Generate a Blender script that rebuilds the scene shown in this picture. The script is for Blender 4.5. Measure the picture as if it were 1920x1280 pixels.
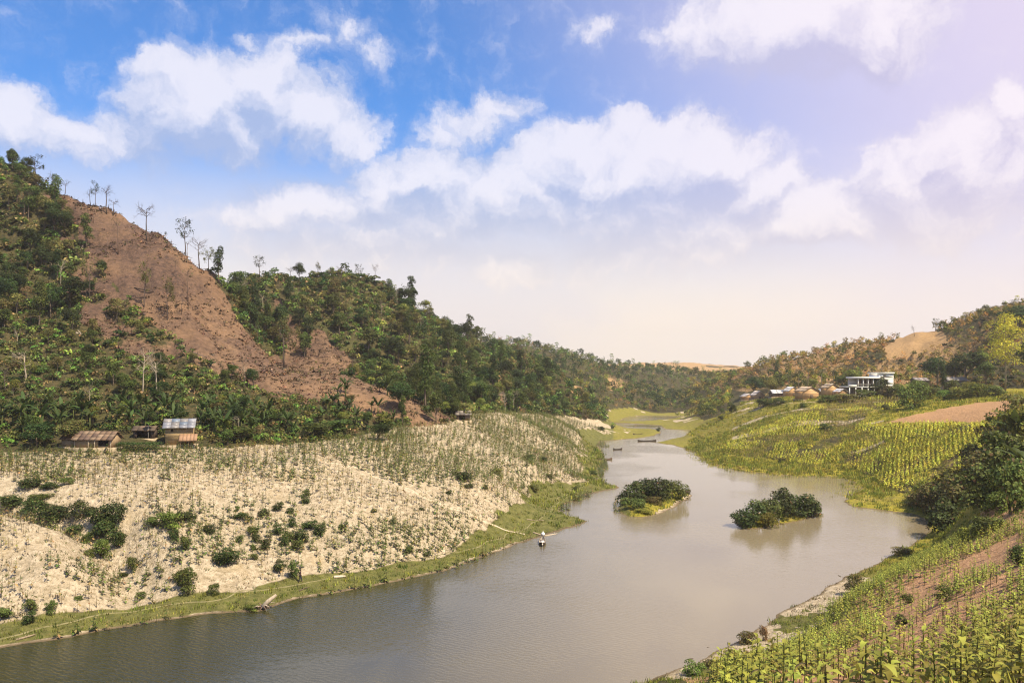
import bpy, math, random
import numpy as np
from mathutils import Vector, Matrix

for o in list(bpy.data.objects):
    bpy.data.objects.remove(o)
scene = bpy.context.scene
COL = scene.collection
R = math.radians

# ------------------------------------------------------------------ camera
F = 1493.0            # focal length in photograph pixels (1920 wide)
HOR = 700.0           # horizon row
CAMZ = 28.0
cam_data = bpy.data.cameras.new('camera')
cam_data.sensor_width = 36.0
cam_data.lens = 36.0 * F / 1920.0
cam_data.shift_y = (HOR - 640.0) / 1920.0
cam_data.clip_start = 0.1
cam_data.clip_end = 30000
cam = bpy.data.objects.new('camera', cam_data)
cam.location = (0, 0, CAMZ)
cam.rotation_euler = (R(90), 0, 0)
COL.objects.link(cam)
scene.camera = cam

# ------------------------------------------------------------------ light
SUN_AZ, SUN_EL = R(128), R(57)          # azimuth from +Y (view direction) towards +X
sd = Vector((math.sin(SUN_AZ) * math.cos(SUN_EL), math.cos(SUN_AZ) * math.cos(SUN_EL), math.sin(SUN_EL)))
sun_data = bpy.data.lights.new('sun', 'SUN')
sun_data.energy = 5.0
sun_data.angle = R(0.6)
sun_data.color = (1.0, 0.87, 0.66)
sun = bpy.data.objects.new('sun', sun_data)
sun.rotation_euler = sd.to_track_quat('Z', 'Y').to_euler()
sun.location = (200, 0, 300)
COL.objects.link(sun)
vs = scene.view_settings
vs.view_transform = 'Standard'; vs.look = 'None'; vs.gamma = 1.0
vs.exposure = 0.72; vs.use_curve_mapping = False
cy = scene.cycles
cy.max_bounces = 5; cy.diffuse_bounces = 2; cy.glossy_bounces = 3
cy.transmission_bounces = 3; cy.volume_bounces = 0; cy.transparent_max_bounces = 6
cy.caustics_reflective = False; cy.caustics_refractive = False
cy.use_denoising = True
cy.pixel_filter_type = 'BLACKMAN_HARRIS'; cy.filter_width = 1.15

# ------------------------------------------------------------------ node helpers
class NT:
    def __init__(s, tree):
        s.t = tree; s.n = tree.nodes; s.l = tree.links
    def node(s, typ, **kw):
        n = s.n.new(typ)
        for k, v in kw.items():
            setattr(n, k, v)
        return n
    def put(s, sock, v):
        if isinstance(v, bpy.types.NodeSocket):
            s.l.new(v, sock)
        elif v is not None:
            sock.default_value = v
    def math(s, op, a, b=None, c=None, clamp=False):
        n = s.node('ShaderNodeMath', operation=op, use_clamp=clamp)
        s.put(n.inputs[0], a)
        if b is not None: s.put(n.inputs[1], b)
        if c is not None: s.put(n.inputs[2], c)
        return n.outputs[0]
    def smooth(s, v, a, b, o0=0.0, o1=1.0):
        n = s.node('ShaderNodeMapRange', interpolation_type='SMOOTHSTEP')
        s.put(n.inputs[0], v); n.inputs[1].default_value = a; n.inputs[2].default_value = b
        n.inputs[3].default_value = o0; n.inputs[4].default_value = o1
        return n.outputs[0]
    def mix(s, fac, a, b, blend='MIX'):
        n = s.node('ShaderNodeMix', data_type='RGBA', blend_type=blend)
        s.put(n.inputs[0], fac)
        for sock, v in ((n.inputs[6], a), (n.inputs[7], b)):
            if isinstance(v, (tuple, list)) and len(v) == 3: v = (*v, 1)
            s.put(sock, v)
        return n.outputs[2]
    def noise(s, vec, scale, detail=4, rough=0.55, dist=0.0):
        n = s.node('ShaderNodeTexNoise')
        n.inputs['Scale'].default_value = scale; n.inputs['Detail'].default_value = detail
        n.inputs['Roughness'].default_value = rough; n.inputs['Distortion'].default_value = dist
        if vec is not None: s.l.new(vec, n.inputs['Vector'])
        return n.outputs[0]
    def mapping(s, vec, loc=(0, 0, 0), rot=(0, 0, 0), scale=(1, 1, 1), vt='POINT'):
        n = s.node('ShaderNodeMapping', vector_type=vt)
        s.l.new(vec, n.inputs[0]); n.inputs[1].default_value = loc
        n.inputs[2].default_value = rot; n.inputs[3].default_value = scale
        return n.outputs[0]
    def sep(s, vec):
        n = s.node('ShaderNodeSeparateXYZ'); s.l.new(vec, n.inputs[0]); return n.outputs
    def comb(s, x, y, z=0.0):
        n = s.node('ShaderNodeCombineXYZ')
        for i, v in enumerate((x, y, z)): s.put(n.inputs[i], v)
        return n.outputs[0]

# ------------------------------------------------------------------ sky
def ang(px, py):
    """direction of a pixel as azimuth, elevation"""
    x = (px - 960) / F; z = (HOR - py) / F
    return math.atan(x), math.atan(z / math.sqrt(1 + x * x))

CLOUDS = [  # px, py, half width, half height, strength : the cumulus banks
    (400, 200, 140, 85, 1.0), (310, 140, 55, 34, .85), (400, 165, 70, 50, .95), (500, 150, 70, 46, .95), (560, 215, 90, 60, .85), (640, 250, 70, 46, .7),
    (30, 225, 85, 60, .8), (130, 265, 110, 50, .6), (270, 260, 120, 50, .6), 
    (1170, 320, 260, 75, 1.0), (1060, 290, 70, 42, .9), (830, 325, 110, 46, .95), (740, 340, 80, 42, .8), (930, 350, 120, 55, .9), (1170, 240, 50, 30, .8), (1260, 280, 100, 48, .95), (1340, 300, 90, 60, .95), (1440, 345, 80, 50, .85), (1130, 395, 300, 48, .85),
    (560, 390, 130, 46, .75), (700, 400, 120, 44, .65), (480, 420, 120, 36, .55),
    (1560, 390, 130, 50, .9), (1480, 430, 160, 40, .8), (840, 400, 160, 46, .8), (960, 505, 75, 34, .6), (1250, 470, 260, 55, .55), (700, 470, 300, 50, .5), 
    (1720, 330, 110, 80, .85), (1830, 300, 130, 75, .85), (1800, 230, 70, 40, .7), (1900, 190, 60, 45, .75), (1780, 400, 170, 60, .7),
    (1500, 40, 230, 75, 1.0), (1330, 60, 85, 46, .8), (1640, 70, 120, 65, .9), (1600, 120, 90, 34, .55),
    (890, 225, 85, 34, .5), (950, 195, 55, 28, .48), (830, 260, 70, 26, .42),
    (560, 92, 90, 20, .33), (650, 75, 50, 36, .34), (690, 115, 40, 36, .30), (1110, 45, 60, 24, .38), (1760, 75, 26, 18, .36), (1630, 265, 30, 14, .34), (480, 75, 40, 11, .3),
]
world = bpy.data.worlds.new('World'); scene.world = world; world.use_nodes = True
W = NT(world.node_tree); W.n.clear()

def cloud_group():
    g = bpy.data.node_groups.new('cloud_density', 'ShaderNodeTree')
    g.interface.new_socket('Vector', in_out='INPUT', socket_type='NodeSocketVector')
    g.interface.new_socket('Density', in_out='OUTPUT', socket_type='NodeSocketFloat')
    N = NT(g)
    gi = N.node('NodeGroupInput'); go = N.node('NodeGroupOutput')
    vv = gi.outputs[0]
    acc = None
    for (px, py, rx, ry, st) in CLOUDS:
        a, e = ang(px, py)
        c = math.cos(a)
        m = N.mapping(vv, loc=(a, e, 0), scale=(1.5 * rx / F * c * c, 1.5 * ry / F * c, 1), vt='TEXTURE')
        gr = N.node('ShaderNodeTexGradient', gradient_type='SPHERICAL'); N.l.new(m, gr.inputs[0])
        x = N.math('MULTIPLY', gr.outputs[1], st * 1.5)
        acc = x if acc is None else N.math('SMOOTH_MAX', acc, x, 0.12)
    N.l.new(acc, go.inputs[0])
    return g

CG = cloud_group()
tc = W.node('ShaderNodeTexCoord')
nrm = W.node('ShaderNodeVectorMath', operation='NORMALIZE'); W.l.new(tc.outputs['Generated'], nrm.inputs[0])
sx, sy, sz = W.sep(nrm.outputs[0])
az = W.math('ARCTAN2', sx, sy); el = W.math('ARCSINE', sz)
uv = W.comb(az, el, 0.0)
sky = W.node('ShaderNodeTexSky', sky_type='NISHITA')
sky.sun_disc = False; sky.sun_elevation = SUN_EL; sky.sun_rotation = SUN_AZ
sky.air_density = 1.0; sky.dust_density = 1.2; sky.ozone_density = 1.6
blue = W.mix(1.0, sky.outputs[0], (0.44, 0.90, 1.42), 'MULTIPLY')
# milky layer of dry-season haze low in the sky, warm
HAZE = (7.5, 6.5, 5.5)
low = W.smooth(el, .32, .05)
low2 = W.smooth(el, .24, .06)
c1 = W.mix(W.math('MULTIPLY', W.math('POWER', low, 1.1), .97), blue, HAZE)
# wide aureole on the sunward side
gx = Vector((math.sin(R(62)) * math.cos(R(28)), math.cos(R(62)) * math.cos(R(28)), math.sin(R(28))))
dot = W.node('ShaderNodeVectorMath', operation='DOT_PRODUCT'); W.l.new(nrm.outputs[0], dot.inputs[0]); dot.inputs[1].default_value = gx
glow = W.smooth(dot.outputs[1], .46, 1.0)
c2 = W.mix(W.math('MULTIPLY', glow, W.smooth(el, .03, .26, .25, 1.0), clamp=True), c1, (5.9, 5.1, 6.3))
def dens(vec):
    n = W.node('ShaderNodeGroup'); n.node_tree = CG; W.l.new(vec, n.inputs[0]); return n.outputs[0]
nz = W.node('ShaderNodeTexNoise', noise_dimensions='2D'); nz.inputs['Scale'].default_value = 8.0
nz.inputs['Detail'].default_value = 7; nz.inputs['Roughness'].default_value = .66
W.l.new(uv, nz.inputs['Vector'])
wob = W.node('ShaderNodeVectorMath', operation='MULTIPLY_ADD'); W.l.new(nz.outputs[1], wob.inputs[0]); wob.inputs[1].default_value = (.095, .08, 0); wob.inputs[2].default_value = (-.0475, -.04, 0)
wuv = W.node('ShaderNodeVectorMath', operation='ADD'); W.l.new(uv, wuv.inputs[0]); W.l.new(wob.outputs[0], wuv.inputs[1])
off = W.node('ShaderNodeVectorMath', operation='ADD'); W.l.new(wuv.outputs[0], off.inputs[0]); off.inputs[1].default_value = (.014, .046, 0)
fine = W.node('ShaderNodeTexNoise', noise_dimensions='2D'); fine.inputs['Scale'].default_value = 26; fine.inputs['Detail'].default_value = 6; fine.inputs['Roughness'].default_value = .62
W.l.new(wuv.outputs[0], fine.inputs['Vector'])
fn = W.math('SUBTRACT', fine.outputs[0], .5)
big = W.node('ShaderNodeTexNoise', noise_dimensions='2D'); big.inputs['Scale'].default_value = 2.4; big.inputs['Detail'].default_value = 4
W.l.new(wuv.outputs[0], big.inputs['Vector'])
# outside the picture the same kind of broken cloud goes on
outm = W.math('MAXIMUM', W.smooth(W.math('ABSOLUTE', az), .60, .85), W.smooth(el, .44, .62))
gen = W.math('MULTIPLY', W.smooth(big.outputs[0], .46, .70), outm)
b0 = dens(wuv.outputs[0]); b1 = dens(off.outputs[0])
d0 = W.math('ADD', W.math('MAXIMUM', b0, gen), W.math('MULTIPLY', fn, .55))
lit = W.smooth(W.math('ADD', W.math('SUBTRACT', b0, b1), W.math('MULTIPLY', fn, 2.0)), -.60, .85)
soft_a = W.smooth(d0, 0.0, .62); crisp = W.smooth(d0, .05, .50)
alpha = W.math('ADD', soft_a, W.math('MULTIPLY', W.math('SUBTRACT', crisp, soft_a), lit))
shade = W.mix(glow, (3.0, 3.7, 5.6), (4.5, 4.0, 5.5))
bright = W.mix(glow, (6.4, 6.3, 7.0), (6.9, 6.3, 6.8))
ccol = W.mix(lit, shade, bright)
ccol = W.mix(W.math('MULTIPLY', low2, .8), ccol, HAZE)
veil = W.math('MULTIPLY', W.smooth(big.outputs[0], .36, .62), W.math('MULTIPLY', W.smooth(el, .27, .14), .5))
c2 = W.mix(veil, c2, W.mix(glow, (5.6, 5.4, 6.0), (6.3, 5.5, 6.1)))
c3 = W.mix(W.math('MULTIPLY', alpha, .88), c2, ccol)
# below the horizon: dull ground
bg = W.node('ShaderNodeBackground'); bg.inputs[1].default_value = 0.088
W.l.new(c3, bg.inputs[0])
wo = W.node('ShaderNodeOutputWorld'); W.l.new(bg.outputs[0], wo.inputs[0])
world.cycles.sampling_method = 'MANUAL'; world.cycles.sample_map_resolution = 512

# ------------------------------------------------------------------ pixel <-> ground
def W3(px, py, D):
    return ((px - 960) / F * D, D, CAMZ + (HOR - py) / F * D)
def wp(px, py):
    """a pixel on the water plane -> x, y"""
    D = CAMZ * F / (py - HOR)
    return ((px - 960) / F * D, D)
def project(x, y, z):
    y = np.maximum(y, 1e-3)
    return 960 + F * x / y, HOR - F * (z - CAMZ) / y

rng = np.random.default_rng(7)
random.seed(7)

# ------------------------------------------------------------------ noise
def _hash(ix, iy, seed):
    h = (ix.astype(np.int64) * 374761393 + iy.astype(np.int64) * 668265263 + seed * 974634777) & 0x7fffffff
    h = ((h ^ (h >> 13)) * 1274126177) & 0x7fffffff
    return ((h ^ (h >> 16)) & 0xffff) / 65535.0
def vnoise(x, y, seed=0):
    ix = np.floor(x); iy = np.floor(y); fx = x - ix; fy = y - iy
    fx = fx * fx * (3 - 2 * fx); fy = fy * fy * (3 - 2 * fy)
    a = _hash(ix, iy, seed); b = _hash(ix + 1, iy, seed); c = _hash(ix, iy + 1, seed); d = _hash(ix + 1, iy + 1, seed)
    return (a + (b - a) * fx) * (1 - fy) + (c + (d - c) * fx) * fy
def fbm(x, y, octv=4, seed=0):
    s = 0; a = .5; t = 0
    for k in range(octv):
        s = s + a * vnoise(x * 2 ** k + 17.3 * k, y * 2 ** k - 9.1 * k, seed + k); t += a; a *= .5
    return s / t - .5

# ------------------------------------------------------------------ water outline (pixels on the water plane)
LEFT_SHORE = [(0, 1215), (110, 1196), (200, 1180), (300, 1163), (400, 1148), (440, 1147), (480, 1146), (560, 1122), (700, 1098), (850, 1065), (930, 1035), (1000, 1010),
              (1060, 992), (1105, 977), (1075, 968), (1050, 960), (1055, 948), (1075, 937), (1100, 926), (1165, 914), (1135, 905), (1125, 895), (1122, 880), (1135, 862), (1130, 848), (1122, 835), (1126, 827)]
FAR_EDGE = [(1200, 821), (1226, 817), (1240, 811), (1236, 807), (1225, 804.5), (1190, 804), (1165, 803), (1158, 800), (1133, 796), (1136, 791), (1190, 794), (1238, 797), (1246, 804), (1292, 806), (1290, 817), (1262, 822), (1238, 828)]
RIGHT_SHORE = [(1226, 829), (1262, 834), (1312, 850), (1322, 864), (1350, 874), (1400, 884), (1450, 889), (1500, 893), (1570, 893), (1600, 903), (1615, 915), (1600, 927), (1584, 940), (1600, 950),
               (1660, 957), (1715, 965), (1740, 978), (1738, 992), (1720, 1015), (1660, 1045), (1625, 1063), (1580, 1080), (1562, 1096), (1480, 1140), (1400, 1190), (1300, 1240), (1190, 1280)]
water_poly = [(-300, 10), (-200, 40), (-130, 55), (-90, 68), (-68, 76)] + [wp(*p) for p in LEFT_SHORE + FAR_EDGE + RIGHT_SHORE] + \
             [(-2, 60), (-14, 48), (-28, 38), (-45, 28), (-70, 18), (-120, 5), (-300, -25)]
far_pool = [wp(*p) for p in [(1160, 791), (1200, 790), (1278, 784), (1285, 781), (1272, 779.4), (1235, 779), (1200, 779.2), (1172, 783)]]
isle1 = [wp(*p) for p in [(1158, 953), (1166, 962), (1180, 968), (1205, 970), (1235, 964), (1262, 952), (1285, 938), (1299, 928), (1288, 921), (1240, 921), (1185, 928), (1163, 938)]]
isle2 = [wp(*p) for p in [(1384, 984), (1400, 992), (1425, 992), (1462, 984), (1490, 978), (1520, 971), (1524, 962), (1500, 955), (1450, 958), (1400, 968), (1385, 976)]]

def sd_poly(P, poly):
    """signed distance, positive inside"""
    poly = np.asarray(poly, float); out = np.empty(len(P))
    for s in range(0, len(P), 40000):
        q = P[s:s + 40000]
        dmin = np.full(len(q), 1e18); ins = np.zeros(len(q), bool)
        for i in range(len(poly)):
            a = poly[i - 1]; b = poly[i]
            e = b - a; w = q - a
            t = np.clip((w @ e) / max(e @ e, 1e-9), 0, 1)
            dd = w - t[:, None] * e
            dmin = np.minimum(dmin, (dd * dd).sum(1))
            c = ((a[1] > q[:, 1]) != (b[1] > q[:, 1]))
            with np.errstate(divide='ignore', invalid='ignore'):
                xi = a[0] + (q[:, 1] - a[1]) / (b[1] - a[1] if b[1] != a[1] else 1e-9) * e[0]
            ins ^= c & (q[:, 0] < xi)
        d = np.sqrt(dmin); out[s:s + 40000] = np.where(ins, d, -d)
    return out
def in_poly(px, py, poly):
    ins = np.zeros(px.shape, bool)
    n = len(poly)
    for i in range(n):
        x1, y1 = poly[i - 1]; x2, y2 = poly[i]
        c = ((y1 > py) != (y2 > py))
        xi = x1 + (py - y1) / ((y2 - y1) if y2 != y1 else 1e-9) * (x2 - x1)
        ins ^= c & (px < xi)
    return ins
def water_sd(P):
    """positive on land: metres to the nearest water"""
    w = np.maximum(sd_poly(P, water_poly), sd_poly(P, far_pool))
    w = np.minimum(w, -sd_poly(P, isle1)); w = np.minimum(w, -sd_poly(P, isle2))
    return -w + fbm(P[:, 0] / 3.2, P[:, 1] / 3.2, 3, 15) * 1.5

# ------------------------------------------------------------------ relief: control points (pixel + distance, or metres)
PX = [
    # foot of the left hill, the sandy terrace and its slope to the river
    (-300, 838, 140), (0, 836, 144), (170, 838, 143), (340, 834, 147), (480, 828, 155), (600, 816, 165), (740, 797, 190), (830, 792, 205), (870, 786, 214), (960, 778, 250), (1040, 785, 300), (1100, 795, 345),
    (0, 880, 128), (300, 880, 131), (560, 870, 140), (740, 840, 165), (900, 810, 205), (1000, 800, 240), (1080, 808, 285),
    (0, 965, 108), (120, 975, 107), (200, 1000, 106), (-200, 965, 104), (60, 950, 113), (160, 965, 114), (230, 1010, 110), (0, 920, 121),
    (300, 950, 116), (450, 950, 121), (600, 950, 124), (750, 930, 133), (900, 900, 150), (1000, 870, 180), (1080, 845, 225),
    (0, 1100, 92), (150, 1080, 95), (300, 1060, 101), (450, 1040, 108), (600, 1015, 114), (750, 1000, 121), (900, 965, 137), (1000, 930, 158), (1070, 890, 198),
    (0, 1165, 84), (200, 1145, 88), (400, 1115, 95), (563, 1091, 101), (700, 1065, 108), (850, 1040, 117), (950, 1010, 129), (1020, 965, 150),
    # first hill
    (-500, 760, 150), (-500, 300, 260), (-250, 280, 262), (-250, 600, 200),
    (0, 302, 262), (60, 322, 260), (130, 364, 256), (230, 408, 251), (300, 438, 247), (350, 466, 245), (400, 497, 241),
    (0, 450, 232), (0, 600, 200), (0, 720, 170), (100, 700, 175), (100, 780, 158), (120, 480, 230), (200, 500, 223), (230, 600, 205), (300, 600, 205), (350, 560, 220), (250, 700, 180), (380, 660, 198),
    (400, 740, 178), (500, 740, 185), (600, 780, 180), (450, 790, 165), (300, 790, 158), (680, 770, 190),
    (405, 545, 234), (445, 605, 227), (475, 650, 221), (520, 676, 217), (560, 690, 213), (640, 708, 209), (740, 738, 206), (800, 766, 206),
    # second hill
    (470, 525, 305), (520, 528, 312), (600, 530, 322), (660, 528, 328), (710, 535, 332), (760, 580, 338), (820, 620, 348), (900, 655, 372), (950, 666, 410),
    (520, 600, 285), (600, 600, 290), (700, 600, 302), (620, 700, 262), (700, 700, 268), (760, 742, 252), (800, 680, 292), (850, 760, 250), (900, 720, 305), (925, 768, 278), (1000, 768, 335), (1050, 705, 400), (1000, 690, 392), (1062, 778, 385), (1120, 783, 425), (1105, 722, 445),
    # third hill and the far ranges
    (1030, 658, 640), (1100, 674, 720), (1160, 684, 780), (1200, 692, 820), (1240, 698, 860), (1290, 712, 900), (1150, 730, 570), (1200, 742, 640), (1250, 745, 700), (1185, 771, 575), (1260, 768, 640), (960, 650, 650), (900, 640, 700),
    (1170, 684, 1500), (1210, 682, 1450), (1260, 678, 1450), (1320, 684, 1450), (1390, 690, 1500), (1450, 688, 1600), (1330, 708, 1100), (1280, 715, 1050),
    # right hill
    (1290, 745, 640), (1310, 760, 560), (1340, 720, 600), (1400, 695, 590), (1450, 678, 560), (1550, 660, 525), (1650, 640, 490), (1700, 628, 475), (1740, 622, 465), (1800, 600, 440), (1870, 585, 420), (1920, 573, 405), (2100, 540, 380),
    (1300, 778, 500), (1340, 768, 450), (1400, 735, 440), (1500, 715, 430), (1600, 700, 430), (1700, 690, 410), (1800, 690, 370), (1900, 690, 325),
    # village shelf and fields falling to the river
    (1395, 752, 340), (1450, 750, 320), (1530, 750, 300), (1600, 745, 308), (1650, 742, 315), (1750, 740, 302), (1850, 738, 272), (1950, 735, 250),
    (1330, 790, 380), (1300, 812, 360), (1360, 785, 360), (1350, 815, 310), (1430, 785, 300), (1430, 830, 262), (1500, 780, 276), (1500, 820, 250), (1580, 800, 258), (1580, 860, 226), (1580, 765, 285), (1650, 795, 240), (1650, 850, 215), (1650, 770, 262), (1700, 768, 252), (1800, 760, 240), (1700, 820, 212), (1760, 797, 212), (1880, 752, 232),
    (1700, 925, 172), (1700, 890, 182), (1750, 880, 180), (1790, 850, 184), (1850, 800, 190), (1380, 855, 258), (1460, 868, 238), (1540, 875, 224), (1640, 895, 200), (1640, 930, 186),
    # bushy knoll at the right edge
    (1780, 960, 128), (1830, 930, 120), (1900, 880, 112), (1940, 840, 112), (1800, 1000, 112), (1880, 960, 97),
    # foreground slope
    (1800, 1020, 103), (1900, 1010, 79), (1920, 1060, 62), (1920, 1130, 42), (1920, 1200, 29), (1920, 1280, 20), (1800, 1280, 26), (1700, 1280, 32.5), (1600, 1280, 41), (1500, 1280, 50.5), (1400, 1275, 60), (1310, 1262, 70),
    (1700, 1080, 79), (1650, 1090, 88), (1600, 1110, 93), (1700, 1180, 52), (1600, 1180, 68), (1500, 1190, 77), (1800, 1100, 58), (1800, 1180, 40), (1530, 1150, 84), (1430, 1210, 76), (1640, 1140, 74),
]
XYZ = [(0, 0, 26.2), (6, 8, 24.2), (-12, 12, 19), (-30, 5, 15), (-20, 30, 9), (0, 35, 13), (-60, -5, 9), (-120, -30, 12), (30, 0, 33), (60, 20, 38), (60, 60, 30), (90, 100, 24), (0, -40, 36), (60, -40, 48), (-60, -60, 26), (110, 150, 26), (160, 200, 30),
       (0, 58, 4), (10, 60, 5.5), (5, 50, 8), (10, 30, 17),
       (-63, 236, 25), (-86, 256, 34), (-40, 236, 22), (-20, 240, 17),
       (-300, 250, 60), (-300, 120, 18), (-200, 100, 10),
       (250, 330, 62), (300, 200, 60), (200, 60, 55), (-200, -200, 30), (200, -200, 60)]
pts = [W3(*p) for p in PX] + XYZ
for (px, py, D) in [(-250, 280, 262), (0, 302, 262), (130, 364, 256), (230, 408, 251), (350, 466, 245)]:
    x, y, z = W3(px, py, D); pts += [(x * 1.16, y * 1.16, z * .80), (x * 1.4, y * 1.4, z * .5)]
for (px, py, D) in [(520, 528, 312), (600, 530, 322), (710, 535, 332), (820, 620, 348), (900, 655, 372)]:
    x, y, z = W3(px, py, D); pts += [(x * 1.17, y * 1.17, z * .74), (x * 1.4, y * 1.4, z * .45)]
for (px, py, D) in [(1030, 658, 640), (1100, 674, 720), (1200, 692, 820), (1260, 684, 1450), (1390, 693, 1500), (1450, 678, 560), (1650, 640, 490), (1740, 622, 465), (1870, 585, 420), (1920, 573, 405)]:
    x, y, z = W3(px, py, D); pts += [(x * 1.22, y * 1.22, z * .66)]
for p in water_poly[::2] + far_pool[::2]:
    pts.append((p[0], p[1], 0.1))
for k in range(16):
    a = k * math.pi / 8
    pts.append((2600 * math.sin(a), 2600 * math.cos(a), 22)); pts.append((1700 * math.sin(a + .2), 1700 * math.cos(a + .2), 26))
CP = np.array(pts)
def _rbf_fit(C):
    S = 100.0
    X = C[:, :2] / S; n = len(X)
    Rm = np.sqrt(((X[:, None] - X[None]) ** 2).sum(-1))
    A = np.zeros((n + 3, n + 3)); A[:n, :n] = Rm - 1e-2 * 0 - np.eye(n) * .004
    P = np.c_[np.ones(n), X]; A[:n, n:] = P; A[n:, :n] = P.T
    return X, np.linalg.solve(A, np.r_[C[:, 2], 0, 0, 0]), S
RX, RWt, RS = _rbf_fit(CP)
def rbf(P):
    out = np.empty(len(P)); n = len(RX)
    for s in range(0, len(P), 20000):
        q = P[s:s + 20000] / RS
        d2 = (q * q).sum(1)[:, None] + (RX * RX).sum(1)[None] - 2 * q @ RX.T
        out[s:s + 20000] = np.sqrt(np.maximum(d2, 0)) @ RWt[:n] + RWt[n] + q @ RWt[n + 1:]
    return out
def sstep(a, b, v):
    t = np.clip((v - a) / (b - a), 0, 1); return t * t * (3 - 2 * t)
GULLY = [W3(*q)[:2] for q in [(-250, 905, 116), (0, 935, 113), (100, 960, 111), (180, 990, 107), (225, 1030, 101), (250, 1070, 97), (262, 1100, 94)]]
def polyline_d(P, line):
    d = np.full(len(P), 1e9)
    for a, b in zip(line[:-1], line[1:]):
        a = np.array(a); e = np.array(b) - a; w = P - a; t = np.clip((w @ e) / (e @ e), 0, 1); q = w - t[:, None] * e
        d = np.minimum(d, np.hypot(q[:, 0], q[:, 1]))
    return d
def height(P, sd=None):
    P = np.asarray(P, float)
    if sd is None: sd = water_sd(P)
    x, y = P[:, 0], P[:, 1]
    b = rbf(P)
    dist = np.hypot(x, y)
    rough = sstep(18, 40, b) * sstep(120, 200, dist)
    b = b + fbm(x / 34, y / 34, 5, 3) * 7.0 * rough * np.clip(dist / 260, .6, 1.6)
    b = b + (np.abs(fbm(x / 15, y / 15, 3, 31)) - .1) * 4.5 * rough
    rill = sstep(-8, -30, x) * sstep(168, 185, y) * sstep(290, 262, y) * sstep(20, 30, b)
    b = b + fbm((.85 * x + .5 * y) / 8, (.5 * x - .85 * y) / 48, 4, 41) * 7.0 * rill + (fbm(x / 2.6, y / 2.6, 2, 43)) * 1.1 * rill
    b = b + fbm(x / 9, y / 9, 4, 11) * 1.3 * sstep(2, 14, sd)
    b = b + fbm(x / 1.7, y / 1.7, 3, 21) * .26 * sstep(1, 8, sd)
    if len(P): b = b - 2.6 * np.exp(-(polyline_d(P, GULLY) / 3.6) ** 2) + 1.2 * np.exp(-((polyline_d(P, GULLY) - 8) / 4.5) ** 2)
    shore = .16 * np.minimum(sd, 3) + .045 * sd + fbm(x / 4, y / 4, 3, 5) * .25 * sstep(0, 3, sd)
    k = sstep(1.5, 11, sd)
    land = shore * (1 - k) + np.maximum(b, .25) * k
    wob_ = fbm(x / 3.2, y / 3.2, 3, 15) * 1.5
    i1 = np.where(sd_poly(P, isle1) > -2, sd, -9)
    land = np.where(i1 > 0, .14 * i1 + .25 * sstep(.6, 1.6, i1) + fbm(x / 1.5, y / 1.5, 3, 8) * .15 * sstep(.5, 1.5, i1), land)
    i2 = np.where(sd_poly(P, isle2) > -2, sd, -9)
    land = np.where(i2 > 0, .22 * i2 + fbm(x / 1.5, y / 1.5, 3, 8) * .2 * sstep(0, 1., i2), land)
    return np.where(sd > 0, land, np.maximum(sd * .12, -1.6) - .02)
def h1(x, y):
    return float(height(np.array([[x, y]]))[0])
_T = np.geomspace(8, 1800, 2600)
def ground(px, py):
    """first hit of the pixel's ray on the relief (moves down the picture if the ray goes over a ridge)"""
    for k in range(60):
        dx = (px - 960) / F; dz = (HOR - py) / F
        P = np.c_[dx * _T, _T]
        h = height(P, _SDC(P)); r = CAMZ + dz * _T
        below = np.nonzero(r <= np.maximum(h, 0))[0]
        if len(below) and _T[below[0]] < 1700:
            i = below[0]
            if i == 0: return Vector((P[0, 0], P[0, 1], h[0]))
            g0 = r[i - 1] - max(h[i - 1], 0); g1 = r[i] - max(h[i], 0)
            t = g0 / (g0 - g1) if g0 != g1 else 0
            D = _T[i - 1] + t * (_T[i] - _T[i - 1])
            return Vector((dx * D, D, float(h[i - 1] + t * (h[i] - h[i - 1]))))
        py += 2.0
    return Vector((dx * 200, 200, 0))

# ------------------------------------------------------------------ the ground sheet: a polar grid round the viewpoint
azs = np.concatenate([np.linspace(-180, -60, 60, endpoint=False), np.linspace(-60, -38, 40, endpoint=False),
                      np.linspace(-38, 38, 440), np.linspace(38, 60, 41)[1:], np.linspace(60, 180, 61)[1:-1]])
rad = np.concatenate([[0.5, 2.0], np.geomspace(4, 16, 18, endpoint=False), np.geomspace(16, 60, 90, endpoint=False), np.geomspace(60, 420, 300, endpoint=False), np.geomspace(420, 1700, 120, endpoint=False), np.geomspace(1700, 2600, 6)])
A, Rr = np.meshgrid(np.radians(azs), rad)
GX = (Rr * np.sin(A)).ravel(); GY = (Rr * np.cos(A)).ravel()
GP = np.c_[GX, GY]
GSD = water_sd(GP)
# coarse lookup of the shore distance for ray marching
_SN = 700
_sx = np.linspace(-340, 460, _SN); _sy = np.linspace(-20, 780, _SN)
_mx, _my = np.meshgrid(_sx, _sy)
_SG = water_sd(np.c_[_mx.ravel(), _my.ravel()]).reshape(_SN, _SN)
def _SDC(P):
    u = np.clip((P[:, 0] + 340) / 800 * (_SN - 1), 0, _SN - 1.001); v = np.clip((P[:, 1] + 20) / 800 * (_SN - 1), 0, _SN - 1.001)
    i = u.astype(int); j = v.astype(int); fu = u - i; fv = v - j
    return (_SG[j, i] * (1 - fu) + _SG[j, i + 1] * fu) * (1 - fv) + (_SG[j + 1, i] * (1 - fu) + _SG[j + 1, i + 1] * fu) * fv
GZ = height(GP, GSD)
NA, NR = len(azs), len(rad)

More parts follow.
